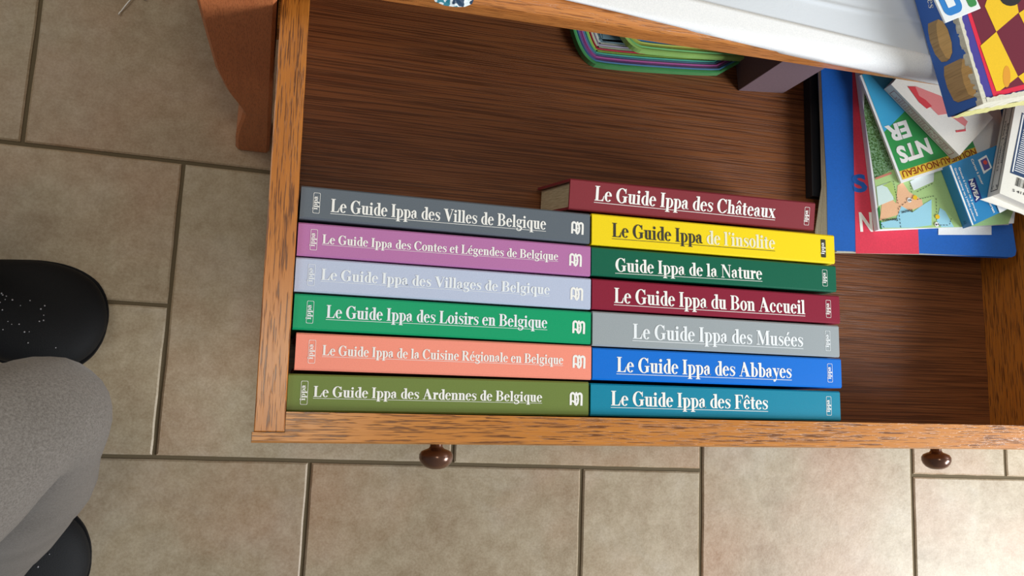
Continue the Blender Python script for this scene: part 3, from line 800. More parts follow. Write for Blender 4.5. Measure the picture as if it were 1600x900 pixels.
# ------------------------------------------------------------ black album and the atlas that leans over it
def local_frame(o, rz, tilt):
    R = (Matrix.Rotation(tilt, 4, 'Y') @ Matrix.Rotation(rz, 4, 'Z')); return Matrix.Translation(o) @ R
def album():
    z1 = BOT + .0125
    P = [at(1266, 118, z1), at(1270, 306, z1)]
    d = P[0] - P[1]; e = d.normalized(); f_ = Vector((e.y, -e.x, 0)); o = P[1].copy(); o.z = BOT + .0002; rz = math.atan2(f_.y, f_.x)
    rt = root('album', o, 'thin black bound album lying under the blue and red atlas', 'album', rz=rz)
    bk = plain('black leatherette', lin(24, 26, 32), .45, .4, .3, 900)
    Wd, Ln = .205, .25
    box('cover', 0, 0, 0, Wd, Ln, .0022, bk, rt, .0006); box('cover', 0, 0, .010, Wd, Ln, .0122, bk, rt, .0006); box('spine', -.0004, 0, .0002, .0022, Ln, .012, bk, rt, .0006)
    box('page_block', .0025, .003, .0023, Wd - .003, Ln - .003, .0099, M['pages'], rt)
album()
# the atlas plane tilts up to the right, its right edge propped on the drawer side
A0 = at(1293, 372, .1895); A1 = at(1284, 117, .1895)
rzA = math.atan2(A1.y - A0.y, A1.x - A0.x) - pi / 2
TILT = radians(-9.3)
FA = Matrix.Translation(A0) @ Matrix.Rotation(rzA, 4, 'Z') @ Matrix.Rotation(TILT, 4, 'Y')
FAi = FA.inverted(); FAr = FA.to_3x3(); NA = FAr @ Vector((0, 0, 1))
def on(x, y, h=0):
    """atlas frame coordinates of the pixel x, y at height h above the atlas cover"""
    q = FAi @ at_plane(x, y, A0 + NA * h, NA); return Vector((q.x, q.y))
def atlas_root(name, pt, h, label, cat, group=None):
    """an Empty at atlas-frame (pt, h) with the atlas plane's orientation"""
    o = root(name, FA @ Vector((pt[0], pt[1], h)), label, cat, group); o.rotation_euler = FAr.to_euler(); return o
def slab(name, pts, h0, h1, mat, parent, org, bev=0, **k):
    return prism(name, [(p[0] - org[0], p[1] - org[1]) for p in pts], h0, h1, mat, parent, **k)
def text_mesh(body, size=1.0, bold=0.0):
    c = bpy.data.curves.new('lettering', 'FONT'); c.body = body; c.size = size; c.fill_mode = 'FRONT'; c.offset = bold; c.resolution_u = 3
    o = bpy.data.objects.new('lettering', c); me = bpy.data.meshes.new_from_object(o); bpy.data.objects.remove(o)
    return me
def print_text(name, body, org, h, p0, p1, height, mat, parent, bold=.02):
    """sans lettering from p0 to p1 (both on the baseline, frame coordinates), cap height in metres"""
    me = text_mesh(body, 1, bold); xs = [v.co.x for v in me.vertices]; x0, x1 = min(xs), max(xs)
    p0, p1 = Vector(p0[:2]), Vector(p1[:2]); d = p1 - p0; L = d.length; d.normalize(); n = Vector((-d.y, d.x))
    for v in me.vertices:
        q = p0 + d * ((v.co.x - x0) / (x1 - x0) * L) + n * (v.co.y / .73 * height)
        v.co = (q.x - org[0], q.y - org[1], h)
    me.materials.clear(); me.name = name
    return put(name, me, mat, parent)

M['atlas_pages'] = plain('atlas paper', lin(206, 202, 184), .8, .2, .2, 700)
def atlas():
    w = [on(1283, 110), on(1287, 200), on(1292, 290), on(1293, 366), on(1298, 384), on(1306, 392)]
    br = [on(1440, 396), on(1581, 402), on(1586.5, 399), on(1588, 392)]
    right = [on(1581, 345)]
    top = [on(1560, 120)]
    tr = Vector((right[0].x + .001, .24)); tl = Vector((w[0].x, .24))
    out = w + br + right + [tr, tl]
    org = w[3]
    rt = atlas_root('atlas', org, -.0075, 'thick worn atlas with blue and red cover, lying under the other papers', 'book')
    cb = plain('atlas blue', lin(32, 100, 190), .38, .45, .1, 600); cr = plain('atlas red', lin(226, 64, 88), .4, .4, .1, 600)
    slab('cover', out, .0069, .0075, cb, rt, org)
    # red band of the cover
    band = [on(1333, 110), on(1334, 250), on(1337, 396), on(1436, 397), on(1434, 350), on(1420, 110)]
    band[0].y = .235; band[-1].y = .235
    slab('red_band', band, .0076, .0077, cr, rt, org)
    def g(x, y): return on(x, y)
    print_text('cover_lettering', 'N', org, .0079, g(1344, 361), g(1364, 361), .021, M['white_print'], rt, .03)
    print_text('cover_lettering', 'S', org, .0079, g(1334, 300), g(1356, 298), .019, cb, rt, .04)
    # pages fanning out to the left and bottom
    rr = random.Random(2)
    for k in range(9):
        t_ = k / 8; e = .0105 * (1 - t_) + rr.uniform(-.0005, .0005); z = .0005 + .0007 * k
        pts = [(w[0].x - e * .0, .238), (w[1].x - e * .05, w[1].y), (w[2].x - e * .25, w[2].y), (w[3].x - e * .95, w[3].y + .004), (w[3].x - e * .9, w[3].y - .0045), (w[5].x + .002, w[5].y - .001 + .0006 * t_), (br[1].x - .004, br[1].y + .002), (right[0].x - .003, .238)]
        slab('page_leaf', pts, z, z + .00055, M['atlas_pages'], rt, org)
    slab('cover', [(p[0], p[1]) for p in out], -.0002, .0003, cb, rt, org)
    c0 = on(1299, 386)
    put('curled_corner', mesh('curled_corner', [(c0.x - org.x + .004 * cos(a) * (1 - .3 * j) - .004, c0.y - org.y + .007 * sin(a) - .001, .004 + .002 * j) for j in range(2) for a in [pi * i / 8 - pi / 2 for i in range(9)]],
        [(i, i + 1, 10 + i, 9 + i) for i in range(8)]), M['torn'], rt)
atlas()

WHITE = plain('white paper', (.88, .89, .9), .6, .3)
def guide():
    h0, h1 = .0008, .0088
    p = [on(1373, 359, h1), on(1584, 349, h1), on(1586, 330, h1), on(1345, 128, h1)]
    e = (p[3] - p[0]); e.normalize(); tl = p[0] + e * .2; tr = p[2] + e * .17
    out = [p[0], p[1], p[2], tr, tl]; org = p[0]
    rt = atlas_root('walking_guide', org, h0, 'white spined walking guide with a map cover, lying face up on the atlas', 'book')
    slab('page_block', [q + (Vector((.0006, .0008)) if i < 2 else Vector((.0006, 0))) for i, q in enumerate(out)], .0006, h1 - h0 - .0006, WHITE, rt, org)
    slab('cover', out, h1 - h0 - .0004, h1 - h0, WHITE, rt, org)
    slab('cover', out, 0, .0005, WHITE, rt, org)
    put('spine', mesh('spine', *(lambda a, b: ([(a.x - org.x - .0006, a.y - org.y, 0), (a.x - org.x + .0002, a.y - org.y, 0), (b.x - org.x + .0002, b.y - org.y, 0), (b.x - org.x - .0006, b.y - org.y, 0),
        (a.x - org.x - .0006, a.y - org.y, h1 - h0), (a.x - org.x + .0002, a.y - org.y, h1 - h0), (b.x - org.x + .0002, b.y - org.y, h1 - h0), (b.x - org.x - .0006, b.y - org.y, h1 - h0)],
        [(0, 1, 2, 3), (4, 5, 6, 7), (0, 1, 5, 4), (1, 2, 6, 5), (2, 3, 7, 6), (3, 0, 4, 7)]))(p[0], tl)), plain('grey white spine', (.7, .72, .78), .45, .4), rt)
    H = h1 - h0
    G = lambda x, y: on(x, y, h1)
    # cover print: tree photograph above, map below
    t = NT('tree photo print'); co = t.n('ShaderNodeTexCoord'); a = t.n('ShaderNodeTexNoise', Scale=520.0, Detail=6.0, Roughness=.8); t.l(co.outputs['Object'], a.inputs['Vector'])
    t.l(t.ramp(a.outputs[0], (.4, lin(34, 62, 30)), (.5, lin(86, 128, 62)), (.58, lin(140, 178, 150)), (.68, lin(120, 110, 80))), t.b.inputs['Base Color']); t.b.inputs['Roughness'].default_value = .35
    slab('photo_print', [G(1351, 130), G(1350, 175), G(1366, 278), G(1395, 270), G(1400, 130)], H + .0001, H + .0002, t.m, rt, org)
    def mp(name, pts, rgb, z): slab(name, [G(*q) for q in pts], H + z, H + z + .0001, plain('map print', lin(*rgb), .4, .4), rt, org)
    mp('green_strip', [(1371, 326), (1375, 358), (1378, 358), (1374, 322)], (40, 130, 60), .00025)
    mp('map_print', [(1366, 279), (1376, 357.5), (1500, 355), (1575, 350), (1583, 330), (1470, 262), (1400, 262)], (176, 210, 140), .0002)
    mp('map_town', [(1380, 300), (1374, 345), (1405, 335), (1442, 322), (1440, 312), (1420, 300), (1410, 285), (1402, 290), (1400, 318)], (240, 190, 150), .0004)
    mp('map_lake', [(1377, 356), (1376, 348), (1400, 342), (1408, 322), (1425, 332), (1445, 318), (1455, 312), (1455, 352), (1425, 356)], (160, 216, 236), .0005)
    mp('map_field', [(1369, 292), (1372, 322), (1396, 312), (1392, 284)], (214, 236, 232), .0005)
    mp('map_field', [(1378, 290), (1386, 293), (1398, 312), (1400, 300), (1392, 284)], (176, 206, 120), .0006)
    mp('map_lake', [(1463, 345), (1468, 325), (1476, 330), (1490, 355), (1470, 355)], (160, 216, 236), .0006)
    mp('road_print', [(1368, 281), (1367, 278), (1392, 269), (1393, 272)], (206, 130, 110), .0006)
    mp('map_caption', [(1421, 284), (1427, 298), (1458, 284), (1459, 268), (1452, 268)], (226, 236, 236), .0007)
    dk = M['black_print']
    def dash(a, b, n_):
        g_ = Glyphs(); 
        for i in range(n_):
            q0 = G(a[0] + (b[0] - a[0]) * i / n_, a[1] + (b[1] - a[1]) * i / n_); q1 = G(a[0] + (b[0] - a[0]) * (i + .6) / n_, a[1] + (b[1] - a[1]) * (i + .6) / n_)
            g_.stroke([(q0.x - org.x, q0.y - org.y), (q1.x - org.x, q1.y - org.y)], .0006)
        put('dashed_route', mesh('dashed_route', [(x, y, H + .0009) for x, y in g_.v], g_.f, norm=False), dk, rt)
    dash((1395, 283), (1403, 320), 9); dash((1403, 325), (1407, 358), 6); dash((1404, 324), (1426, 308), 5); dash((1432, 312), (1460, 306), 7); dash((1462, 310), (1463, 340), 6); dash((1468, 352), (1482, 352), 3); dash((1376, 350), (1382, 357), 2); dash((1483, 351), (1486, 340), 3)
    dash((1421, 285), (1424, 303), 4); dash((1432, 300), (1458, 286), 6)
    for x, y, c_ in ((1420, 313, WHITE), (1463, 351, WHITE), (1429, 309, M['board_yellow']), (1464, 339, M['board_yellow'])):
        q = G(x, y); slab('route_marker', [(q.x + .0026 * cos(i * pi / 6), q.y + .0026 * sin(i * pi / 6)) for i in range(12)], H + .001, H + .0011, c_, rt, org)
    # captions printed upside down on the map
    print_text('map_name', 'Rauw', org, H + .0012, G(1424, 327), G(1407, 331), .0032, dk, rt)
    print_text('map_name', 'Stevens', org, H + .0012, G(1402, 341), G(1377, 343), .0032, dk, rt)
    print_text('map_name', '14', org, H + .0014, G(1465.5, 349.5), G(1460.5, 350), .0022, dk, rt)
    print_text('map_name', '92', org, H + .0014, G(1422.5, 311), G(1417.5, 312.5), .0022, dk, rt)
    # loose leaflet slipped under the guide
    q = [on(1466, 367, .0003), on(1549, 367, .0003), on(1549, 345, .0003), on(1466, 345, .0003)]
    lf = atlas_root('leaflet', q[0], .00025, 'thin white leaflet edge sticking out below the walking guide', 'leaflet')
    slab('leaflet_sheet', q, 0, .0003, WHITE, lf, q[0])
guide()
def green_book():
    h0, h1 = .0098, .0128
    G = lambda x, y: on(x, y, h1)
    p = [G(1408, 286), G(1547, 236)]; a = G(1358, 156)
    e = (a - p[0]).normalized(); f_ = (p[1] - p[0]).normalized(); f_ = Vector((-e.y, e.x)) if Vector((-e.y, e.x)).dot(f_) > 0 else Vector((e.y, -e.x))
    P = lambda u, v: p[0] + f_ * u + e * v
    Wd, Ln = .098, .125
    org = p[0]; out = [P(0, 0), P(Wd, 0), P(Wd, Ln), P(0, Ln)]
    rt = atlas_root('green_brochure', org, h0, 'green and sky blue brochure with large white letters, upside down on the walking guide', 'brochure')
    slab('page_block', out, 0, h1 - h0 - .0003, WHITE, rt, org)
    H = h1 - h0
    ins = [P(.0028, .003), P(Wd, .003), P(Wd, Ln), P(.0028, Ln)]
    slab('cover', out, H - .0003, H, WHITE, rt, org)
    gr = plain('brochure green', lin(58, 158, 84), .35, .45)
    slab('green_print', ins, H, H + .0001, gr, rt, org)
    slab('yellow_strip', [P(.0028, .0028), P(Wd, .0028), P(Wd, .0125), P(.0028, .0125)], H + .0001, H + .0002, plain('brochure yellow', lin(240, 200, 66), .4, .4), rt, org)
    slab('sky_print', [P(.0028, .058), P(.0028, Ln), P(.06, Ln), P(.06, .085), P(.02, .066)], H + .0001, H + .0002, plain('sky blue', lin(70, 178, 226), .35, .4), rt, org)
    print_text('strip_lettering', 'NOUVEAU·NOUVEAU', org, H + .0004, P(.097, .0116), P(.005, .0116), .0074, plain('strip red brown', lin(150, 60, 26), .5, .3), rt, .015)
    # large words read from the far side
    print_text('large_lettering', 'NTS', org, H + .0004, P(.048, .0375), P(.0080, .0375), .0180, M['white_print'], rt, .045)
    print_text('large_lettering', 'ER', org, H + .0004, P(.032, .0625), P(.0050, .0625), .0180, M['white_print'], rt, .045)
green_book()

def card_box(name, pts, h0, h1, mat, label, cat, side_mat=None):
    """box whose top outline is given by pixels on the plane h1; returns root, origin and a px mapper"""
    P = [on(x, y, h1) for x, y in pts]; org = P[0]
    rt = atlas_root(name, org, h0, label, cat)
    slab('box_body', P, 0, h1 - h0, mat, rt, org)
    return rt, org
M['card_white'] = plain('card box white', lin(240, 237, 228), .5, .3)
def red_white_box():
    h0, h1 = .0138, .0275
    rt, org = card_box('playing_card_box', [(1499, 243), (1552, 184), (1446, 75), (1392, 132)], h0, h1, M['card_white'], 'white card box with a pink print, lying diagonally on the green brochure', 'card box')
    G = lambda x, y: on(x, y, h1); H = h1 - h0
    slab('pink_print', [G(1418, 135), G(1431, 135), G(1470, 150), G(1512, 190), G(1508, 198), G(1480, 178), G(1466, 180), G(1452, 166), G(1444, 164)], H + .0001, H + .0002, plain('pink print', lin(232, 140, 140), .5, .3), rt, org)
    slab('red_print', [G(1418, 135), G(1430, 136), G(1436, 150), G(1446, 156), G(1456, 166), G(1448, 170), G(1436, 160)], H + .0002, H + .0003, plain('red print', lin(218, 74, 82), .5, .3), rt, org)
    slab('red_mark', [G(1493, 204), G(1508, 202), G(1508, 197), G(1509, 205), G(1494, 207)], H + .0002, H + .0003, plain('red mark', lin(222, 90, 96), .5, .3), rt, org)
    slab('lid_flap', [G(1499, 243), G(1505, 236.5), G(1398, 126), G(1392, 132)], H, H + .0004, M['card_white'], rt, org)
    # framed strip on the long side
    a = FA @ Vector((*G(1499, 243), h1)); b = FA @ Vector((*G(1392, 132), h1)); nn = (b - a).cross(NA).normalized()
    if nn.dot(CAM - a) < 0: nn = -nn
    inv = (FA @ Matrix.Translation((org.x, org.y, h0))).inverted(); g = Glyphs()
    corners = [(1393, 142.5), (1397.5, 143), (1488, 238), (1481, 240), (1384, 147)]
    cr = [(1384, 147), (1396, 143), (1487, 240), (1476, 243)]
    e1 = (b - a).normalized(); e2 = nn.cross(e1).normalized()
    L = (b - a).length; Hh = h1 - h0
    dn = -NA
    red = plain('strip red', lin(168, 92, 88), .6, .2); 
    def sd(t_, s): p = a + (b - a) * t_ + dn * (s * Hh) + nn * .00025; return tuple(inv @ p)
    def band(t0, s0, t1, s1): return [sd(t0, s0), sd(t1, s0), sd(t1, s1), sd(t0, s1)]
    vs = []; fs = []
    for r in ((.05, .2, .93, .235), (.05, .80, .93, .835), (.05, .2, .055, .83), (.925, .2, .93, .83)):
        k = len(vs); vs += band(*r); fs.append((k, k + 1, k + 2, k + 3))
    put('strip_frame', mesh('strip_frame', vs, fs, norm=False), red, rt)
    vs = []; fs = []
    for j in range(4):
        for i in range(26):
            if random.random() < .15: continue
            k = len(vs); t_ = .12 + .75 * i / 26; vs += band(t_, .30 + .125 * j, t_ + .02, .34 + .125 * j); fs.append((k, k + 1, k + 2, k + 3))
    put('strip_small_print', mesh('strip_small_print', vs, fs, norm=False), red, rt)
red_white_box()
def blue_pack():
    h0, h1 = .0096, .0235
    rt, org = card_box('blue_card_pack', [(1518, 353), (1582, 323), (1560, 226), (1482, 258)], h0, h1, plain('pack blue', lin(46, 134, 190), .35, .45),
                       'blue playing card pack with white lettering, right of the green brochure', 'card pack')
    G = lambda x, y: on(x, y, h1); H = h1 - h0; wp = M['white_print']
    slab('edge_line', [G(1519, 352.3), G(1521, 351.4), G(1486, 258), G(1483.5, 258.6)], H + .0001, H + .0002, wp, rt, org)
    slab('logo_panel', [G(1512, 283), G(1523, 277), G(1534, 310), G(1524, 317)], H + .0001, H + .0002, plain('pack navy', lin(34, 52, 130), .4, .4), rt, org)
    print_text('panel_lettering', 'NIVEA', org, H + .0004, G(1513.5, 281), G(1525, 314), .0052, wp, rt, .03)
    print_text('pack_lettering', 'Cartes à jouer', org, H + .0004, G(1516.5, 249), G(1534, 289), .0028, wp, rt, .02)
    print_text('pack_lettering', 'Gratuit à l’achat de 2 produits', org, H + .0004, G(1497, 262), G(1526, 338), .0022, wp, rt, .02)
    print_text('pack_lettering', 'Gratis bij aankoop van 2 NIVEA producten', org, H + .0004, G(1490.5, 263), G(1522.5, 346), .0022, wp, rt, .02)
    print_text('pack_lettering', 'kaarten', org, H + .0004, G(1543, 313), G(1552, 333), .0028, wp, rt, .02)
    slab('card_picture', [G(1528, 250), G(1541, 242), G(1550, 262), G(1537, 272)], H + .0001, H + .0002, WHITE, rt, org)
    slab('card_picture_field', [G(1531.5, 251), G(1541, 246), G(1547, 262), G(1538, 267)], H + .0002, H + .0003, plain('picture field', lin(90, 80, 150), .4, .4), rt, org)
    q = G(1539, 254); slab('red_dot', [(q.x + .0024 * cos(i * pi / 6), q.y + .0024 * sin(i * pi / 6)) for i in range(12)], H + .0004, H + .0005, plain('dot red', lin(222, 80, 70), .4, .4), rt, org)
    # left side face: CE mark
    a = FA @ Vector((*G(1518, 353), h1)); b = FA @ Vector((*G(1482, 258), h1)); nn = (b - a).cross(NA).normalized()
    if nn.dot(CAM - a) < 0: nn = -nn
    inv = (FA @ Matrix.Translation((org.x, org.y, h0))).inverted(); me = text_mesh('CE', 1, .0)
    for v in me.vertices:
        p = a + (b - a) * (.06 + v.co.y * .06) - NA * (H * (.38 + v.co.x * .25)) + nn * .0003; v.co = inv @ p
    me.materials.clear(); put('mark_lettering', me, plain('mark dark', lin(20, 60, 100), .5, .3), rt)
    card = [on(1555, 322, h1 + .001), on(1562, 346, h1 + .001), on(1583, 333, h1 + .001), on(1573, 311, h1 + .001)]
    # a loose playing card corner between the packs
    c = [on(1556, 318, h1 + .0006), on(1562, 333, h1 + .0006), on(1577, 325, h1 + .0006), on(1590, 290, h1 + .0006), on(1566, 292, h1 + .0006)]
    r2 = atlas_root('playing_card', c[0], h1 + .0006, 'single white playing card corner showing between the blue pack and the white box', 'playing card')
    slab('card_sheet', c, 0, .0003, WHITE, r2, c[0]); print_text('card_index', '4', c[0], .0005, on(1562, 322, h1), on(1566, 320, h1), .0028, M['black_print'], r2, .02)
blue_pack()
def white_box():
    h0, h1 = .0248, .044
    rt, org = card_box('playing_card_box', [(1562, 302), (1622, 328), (1634, 186), (1588, 158)], h0, h1, M['card_white'],
                       'white playing card box with a blue patterned back, resting on the blue card pack', 'card box')
    G = lambda x, y: on(x, y, h1); H = h1 - h0
    bl = plain('pattern blue', lin(52, 74, 110), .5, .3)
    slab('back_pattern', [G(1578, 270), G(1616, 284), G(1627, 194), G(1597, 176)], H + .0001, H + .0002, bl, rt, org)
    slab('back_pattern_light', [G(1581, 268), G(1583, 269), G(1600, 180), G(1598, 178)], H + .0002, H + .0003, WHITE, rt, org)
    g = Glyphs()
    p00, p10, p01 = G(1585.5, 266), G(1614, 277), G(1603, 185)
    for i in range(26):
        for j in range(26):
            q = p00 + (p10 - p00) * ((i + .5 * (j % 2)) / 26) + (p01 - p00) * (j / 26); g.disc(q.x - org.x, q.y - org.y, .00062, None, 5)
    put('pattern_dot', mesh('pattern_dot', [(x, y, H + .0004) for x, y in g.v], g.f, norm=False), WHITE, rt)['kind'] = 'stuff'
    rnd = random.Random(9); vs = []; fs = []
    for i in range(16):
        k = len(vs); t_ = i / 16; wd = rnd.choice((.25, .45, .7)) / 16
        f1 = lambda t, s: G(1589, 277) + (G(1620, 289) - G(1589, 277)) * t + (G(1586, 290) - G(1589, 277)) * s
        for t, s in ((t_, 0), (t_ + wd, 0), (t_ + wd, 1), (t_, 1)): q = f1(t, s); vs.append((q.x - org.x, q.y - org.y, H + .0003))
        fs.append((k, k + 1, k + 2, k + 3))
    put('barcode', mesh('barcode', vs, fs, norm=False), M['black_print'], rt)
    print_text('barcode_digits', '5 411068', org, H + .0003, G(1581.5, 299), G(1614, 310), .0030, M['black_print'], rt, .01)
    # left side face with a dark frame and two lines of lettering
    a = FA @ Vector((*G(1562, 302), h1)); b = FA @ Vector((*G(1588, 158), h1)); nn = (b - a).cross(NA).normalized()
    if nn.dot(CAM - a) < 0: nn = -nn
    inv = (FA @ Matrix.Translation((org.x, org.y, h0))).inverted()
    def sd(t_, s): return tuple(inv @ (a + (b - a) * t_ - NA * (s * H) + nn * .0003))
    vs = []; fs = []
    for t0, s0, t1, s1 in ((.05, .22, .99, .26), (.05, .74, .99, .78), (.05, .22, .058, .78)):
        k = len(vs); vs += [sd(t0, s0), sd(t1, s0), sd(t1, s1), sd(t0, s1)]; fs.append((k, k + 1, k + 2, k + 3))
    for t0, s0 in ((.07, .3), (.07, .66), (.09, .36), (.09, .6), (.085, .28), (.085, .7)):
        k = len(vs); vs += [sd(t0, s0), sd(t0 + .02, s0 + .03), sd(t0 + .028, s0 + .07), sd(t0 + .006, s0 + .05)]; fs.append((k, k + 1, k + 2, k + 3))
    put('side_frame', mesh('side_frame', vs, fs, norm=False), M['black_print'], rt)
    for body, s, t0, t1 in (('52 kaarten - 3 jokers', .62, .26, .82), ('linnenpersing', .38, .34, .78)):
        me = text_mesh(body, 1, .0); xs = [v.co.x for v in me.vertices]; x1 = max(xs)
        for v in me.vertices: v.co = sd(t0 + (t1 - t0) * v.co.x / x1, s - v.co.y * .2)
        me.materials.clear(); put('side_lettering', me, M['black_print'], rt)
    # open end flap and the insert below
    slab('end_flap', [on(1562, 303, .036), on(1600, 320, .036), on(1620, 328, .036), on(1620, 342, .036), on(1600, 332, .036), on(1536, 310, .036)], .006, .0066, M['card_white'], rt, org)
white_box()

# ------------------------------------------------------------ seated person: lower legs, trousers and slippers
def person():
    rt = root('person', (-.2, .04, 0), 'seated person in grey trousers with black beaded slippers, feet beside the drawer', 'person')
    def skin(name, chain_list, mat, sub=2, parent=rt):
        vs = []; es = []; rad = []
        for ch in chain_list:
            prev = None
            for p, r in ch:
                if isinstance(p, int): prev = p; continue
                vs.append(p); rad.append(r); i = len(vs) - 1
                if prev is not None: es.append((prev, i))
                prev = i
        me = bpy.data.meshes.new(name); me.from_pydata(vs, es, []); o = put(name, me, mat, parent)
        md = o.modifiers.new('skin', 'SKIN')
        for sv, r in zip(me.skin_vertices[0].data, rad): sv.radius = (r, r) if not isinstance(r, tuple) else r
        me.skin_vertices[0].data[0].use_root = True
        s = o.modifiers.new('sub', 'SUBSURF'); s.levels = sub; s.render_levels = sub
        return o
    t = NT('grey wool blend'); co = t.n('ShaderNodeTexCoord'); a = t.n('ShaderNodeTexNoise', Scale=900.0, Detail=4.0, Roughness=.8); t.l(co.outputs['Object'], a.inputs['Vector'])
    b = t.n('ShaderNodeTexNoise', Scale=14.0, Detail=2.0); t.l(co.outputs['Object'], b.inputs['Vector'])
    t.l(t.mix(.5, t.ramp(a.outputs[0], (.35, lin(74, 68, 63)), (.65, lin(134, 128, 122))), t.ramp(b.outputs[0], (.3, lin(96, 90, 84)), (.7, lin(120, 113, 107)))), t.b.inputs['Base Color'])
    t.b.inputs['Roughness'].default_value = .95; t.b.inputs['Specular IOR Level'].default_value = .1; t.b.inputs['Sheen Weight'].default_value = .1
    t.bump(a.outputs[0], .3, .0004)
    dx, dy = -.20, .04
    L = lambda x, y, z: (x - dx, y - dy, z)
    # pelvis first, then the near leg and the far leg
    def tube(name, path, mat, parent=rt, n=28, per=8):
        P = [Vector(p[:3]) for p in path]; Rr = [p[3] for p in path]; pts = []; rs = []
        for i in range(len(P) - 1):
            p0, p1, p2, p3 = P[max(0, i - 1)], P[i], P[i + 1], P[min(len(P) - 1, i + 2)]
            for k in range(per + (i == len(P) - 2)):
                t_ = k / per
                pts.append(.5 * ((2 * p1) + (p2 - p0) * t_ + (2 * p0 - 5 * p1 + 4 * p2 - p3) * t_ ** 2 + (3 * p1 - p0 - 3 * p2 + p3) * t_ ** 3))
                e_ = t_ * t_ * (3 - 2 * t_); rs.append(Rr[i] * (1 - e_) + Rr[i + 1] * e_)
        up = Vector((0, 1, 0)); vs = []; fs = []
        for i, p in enumerate(pts):
            d = (pts[min(len(pts) - 1, i + 1)] - pts[max(0, i - 1)]).normalized()
            a_ = (up - d * up.dot(d)).normalized(); b_ = d.cross(a_); up = a_
            for k in range(n):
                q = 2 * pi * k / n; dr = a_ * cos(q) + b_ * sin(q)
                rr_ = rs[i] * (1 + .035 * noise.noise(Vector((p.x * 14 + dr.x * 2, p.y * 14 + dr.y * 2, p.z * 9 + dr.z * 2))))
                vs.append(p + dr * rr_)
        for i in range(len(pts) - 1):
            for k in range(n): fs.append((i * n + k, i * n + (k + 1) % n, (i + 1) * n + (k + 1) % n, (i + 1) * n + k))
        fs += [tuple(range(n)), tuple(range((len(pts) - 1) * n, len(pts) * n))]
        return put(name, mesh(name, vs, fs, smooth=True), mat, parent)
    T_ = lambda x, y, z, r_: (x - dx, y - dy, z, r_)
    tube('trouser_leg', [T_(-.52, .02, .50, .10), T_(-.30, .0, .50, .082), T_(-.14, .003, .492, .066), T_(-.062, .015, .482, .054), T_(-.008, .045, .460, .031), T_(-.024, .034, .405, .040), T_(-.055, .008, .30, .052), T_(-.105, -.03, .16, .062), T_(-.15, -.065, .06, .070)], t.m)
    tube('trouser_leg', [T_(-.52, .20, .50, .10), T_(-.35, .195, .50, .085), T_(-.20, .19, .49, .070), T_(-.125, .187, .46, .056), T_(-.14, .18, .38, .054), T_(-.185, .165, .22, .055), T_(-.225, .152, .07, .060)], t.m)
    skin('trouser_seat', [[(L(-.56, .11, .55), .16), (L(-.52, .03, .50), .11)], [(0, 0), (L(-.52, .19, .50), .11)]], t.m)
    sk = plain('skin tone', lin(205, 160, 135), .5, .4)
    for (x, y) in ((-.165, -.09), (-.24, .148)):
        skin('ankle', [[(L(x, y, .13), .034), (L(x - .005, y, .07), .034), (L(x + .01, y, .045), .036)]], sk, 2)
    # slippers
    bm_ = plain('black slipper fabric', lin(16, 17, 20), .7, .3, .6, 900); sm = plain('slipper sole', lin(18, 18, 20), .8, .2)
    bead = plain('bead', (.8, .8, .85), .15, .8, 0, 100, .6)
    def slipper(tx, ty, ang, seed):
        # x axis from heel (0) to toe (.265); last vertex at the toe tip
        st = [(0.0, .006, .040), (.012, .026, .052), (.05, .036, .052), (.10, .036, .054), (.15, .043, .056), (.19, .0505, .050), (.22, .0505, .043), (.243, .043, .034), (.256, .030, .026), (.2625, .015, .018), (.2645, .003, .012)]
        dn = []
        for i in range(len(st) - 1):
            p0, p1, p2, p3 = [Vector(st[k]) for k in (max(0, i - 1), i, i + 1, min(len(st) - 1, i + 2))]
            for k in range(4 + (i == len(st) - 2)):
                t_ = k / 4; q = .5 * ((2 * p1) + (p2 - p0) * t_ + (2 * p0 - 5 * p1 + 4 * p2 - p3) * t_ ** 2 + (3 * p1 - p0 - 3 * p2 + p3) * t_ ** 3); dn.append((q.x, max(.001, q.y), max(.008, q.z)))
        st = dn
        vs = []; fs = []; n = 28
        for x, w_, h_ in st:
            for i in range(n):
                a_ = 2 * pi * i / n; c_, s_ = cos(a_), sin(a_)
                yy = w_ * (abs(c_) ** .8) * (1 if c_ > 0 else -1); zz = h_ * .45 + (h_ * .55 * (abs(s_) ** .9) * (1 if s_ > 0 else -1) if s_ > 0 else -h_ * .45 * abs(s_) ** .6)
                vs.append((x, yy + .006 * sin(x * 9), max(.004, zz)))
        for k in range(len(st) - 1):
            for i in range(n): fs.append((k * n + i, k * n + (i + 1) % n, (k + 1) * n + (i + 1) % n, (k + 1) * n + i))
        fs += [tuple(range(n)), tuple(range((len(st) - 1) * n, len(st) * n))]
        M_ = Matrix.Translation((tx - dx, ty - dy, 0)) @ Matrix.Rotation(ang, 4, 'Z') @ Matrix.Translation((-.2645, -.004, 0))
        o = put('slipper', mesh('slipper', [M_ @ Vector(v) for v in vs], fs, smooth=True), bm_, rt)
        ol = [(x, w_ + .003) for x, w_, h_ in st]
        out = [(x, w_ + .006 * sin(x * 9)) for x, w_ in ol] + [(x, -w_ + .006 * sin(x * 9)) for x, w_ in reversed(ol)]
        out = [tuple((M_ @ Vector((x, y, 0)))[:2]) for x, y in out]
        n_ = len(out); vs = [(x, y, .0005) for x, y in out] + [(x, y, .0065) for x, y in out]
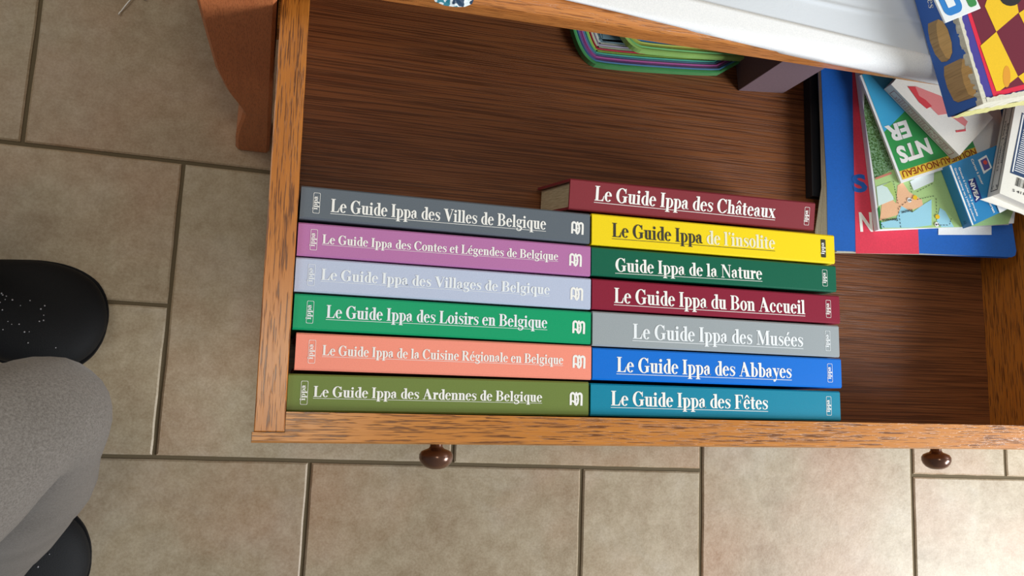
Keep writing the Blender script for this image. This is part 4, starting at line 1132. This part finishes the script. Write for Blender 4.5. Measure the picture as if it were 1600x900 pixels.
        put('sole', mesh('sole', vs, [tuple(range(n_)), tuple(range(2 * n_ - 1, n_ - 1, -1))] + [(i, (i + 1) % n_, n_ + (i + 1) % n_, n_ + i) for i in range(n_)]), sm, o)
        rr = random.Random(seed); bm = bmesh.new()
        for k in range(46):
            x = rr.uniform(.12, .235); y = rr.uniform(-.03, .012) if seed == 1 else rr.uniform(-.03, .03)
            w_, h_ = min(st, key=lambda q: abs(q[0] - x))[1:]
            z = h_ * .45 + h_ * .55 * max(.05, 1 - (abs(y) / w_) ** 2.5) ** .45 + .0003
            bmesh.ops.create_icosphere(bm, subdivisions=1, radius=rr.uniform(.0005, .0010), matrix=M_ @ Matrix.Translation((x, y + .006 * sin(x * 9), z)))
        me = bpy.data.meshes.new('beads'); bm.to_mesh(me); bm.free(); bd = put('beads', me, bead, o); bd['kind'] = 'stuff'
    slipper(-.0565, .128, radians(-6), 1)
    slipper(-.047, -.098, radians(4), 2)
person()

# frayed threads on the floor near the cabinet
def threads():
    rr = random.Random(4); bm = bmesh.new(); g = []
    c = at(212, -6, 0)
    cu = bpy.data.curves.new('thread_tuft', 'CURVE'); cu.dimensions = '3D'; cu.bevel_depth = .0007; cu.bevel_resolution = 1
    for k in range(9):
        sp = cu.splines.new('POLY'); n_ = 6; sp.points.add(n_ - 1); a0 = rr.uniform(0, 6.28); a = a0; x = y = 0
        if k == 0: pts = [(0, 0), (-.004, -.006), (-.008, -.013), (-.012, -.020), (-.013, -.022), (-.014, -.025)]
        else:
            pts = []
            for i in range(n_): pts.append((x, y)); a += rr.uniform(-.6, .6); x += .005 * cos(a); y += .003 * sin(a) + .002
        for i, (px_, py_) in enumerate(pts): sp.points[i].co = (px_, py_, .0012 + .002 * abs(sin(i + k)), 1)
    tmp = bpy.data.objects.new('thread_tuft', cu); me = bpy.data.meshes.new_from_object(tmp); bpy.data.objects.remove(tmp); me.materials.clear()
    o = put('thread_tuft', me, M['white_print'], None, c)
    tag(o, 'small tuft of frayed white threads on the floor tiles', 'thread')
threads()
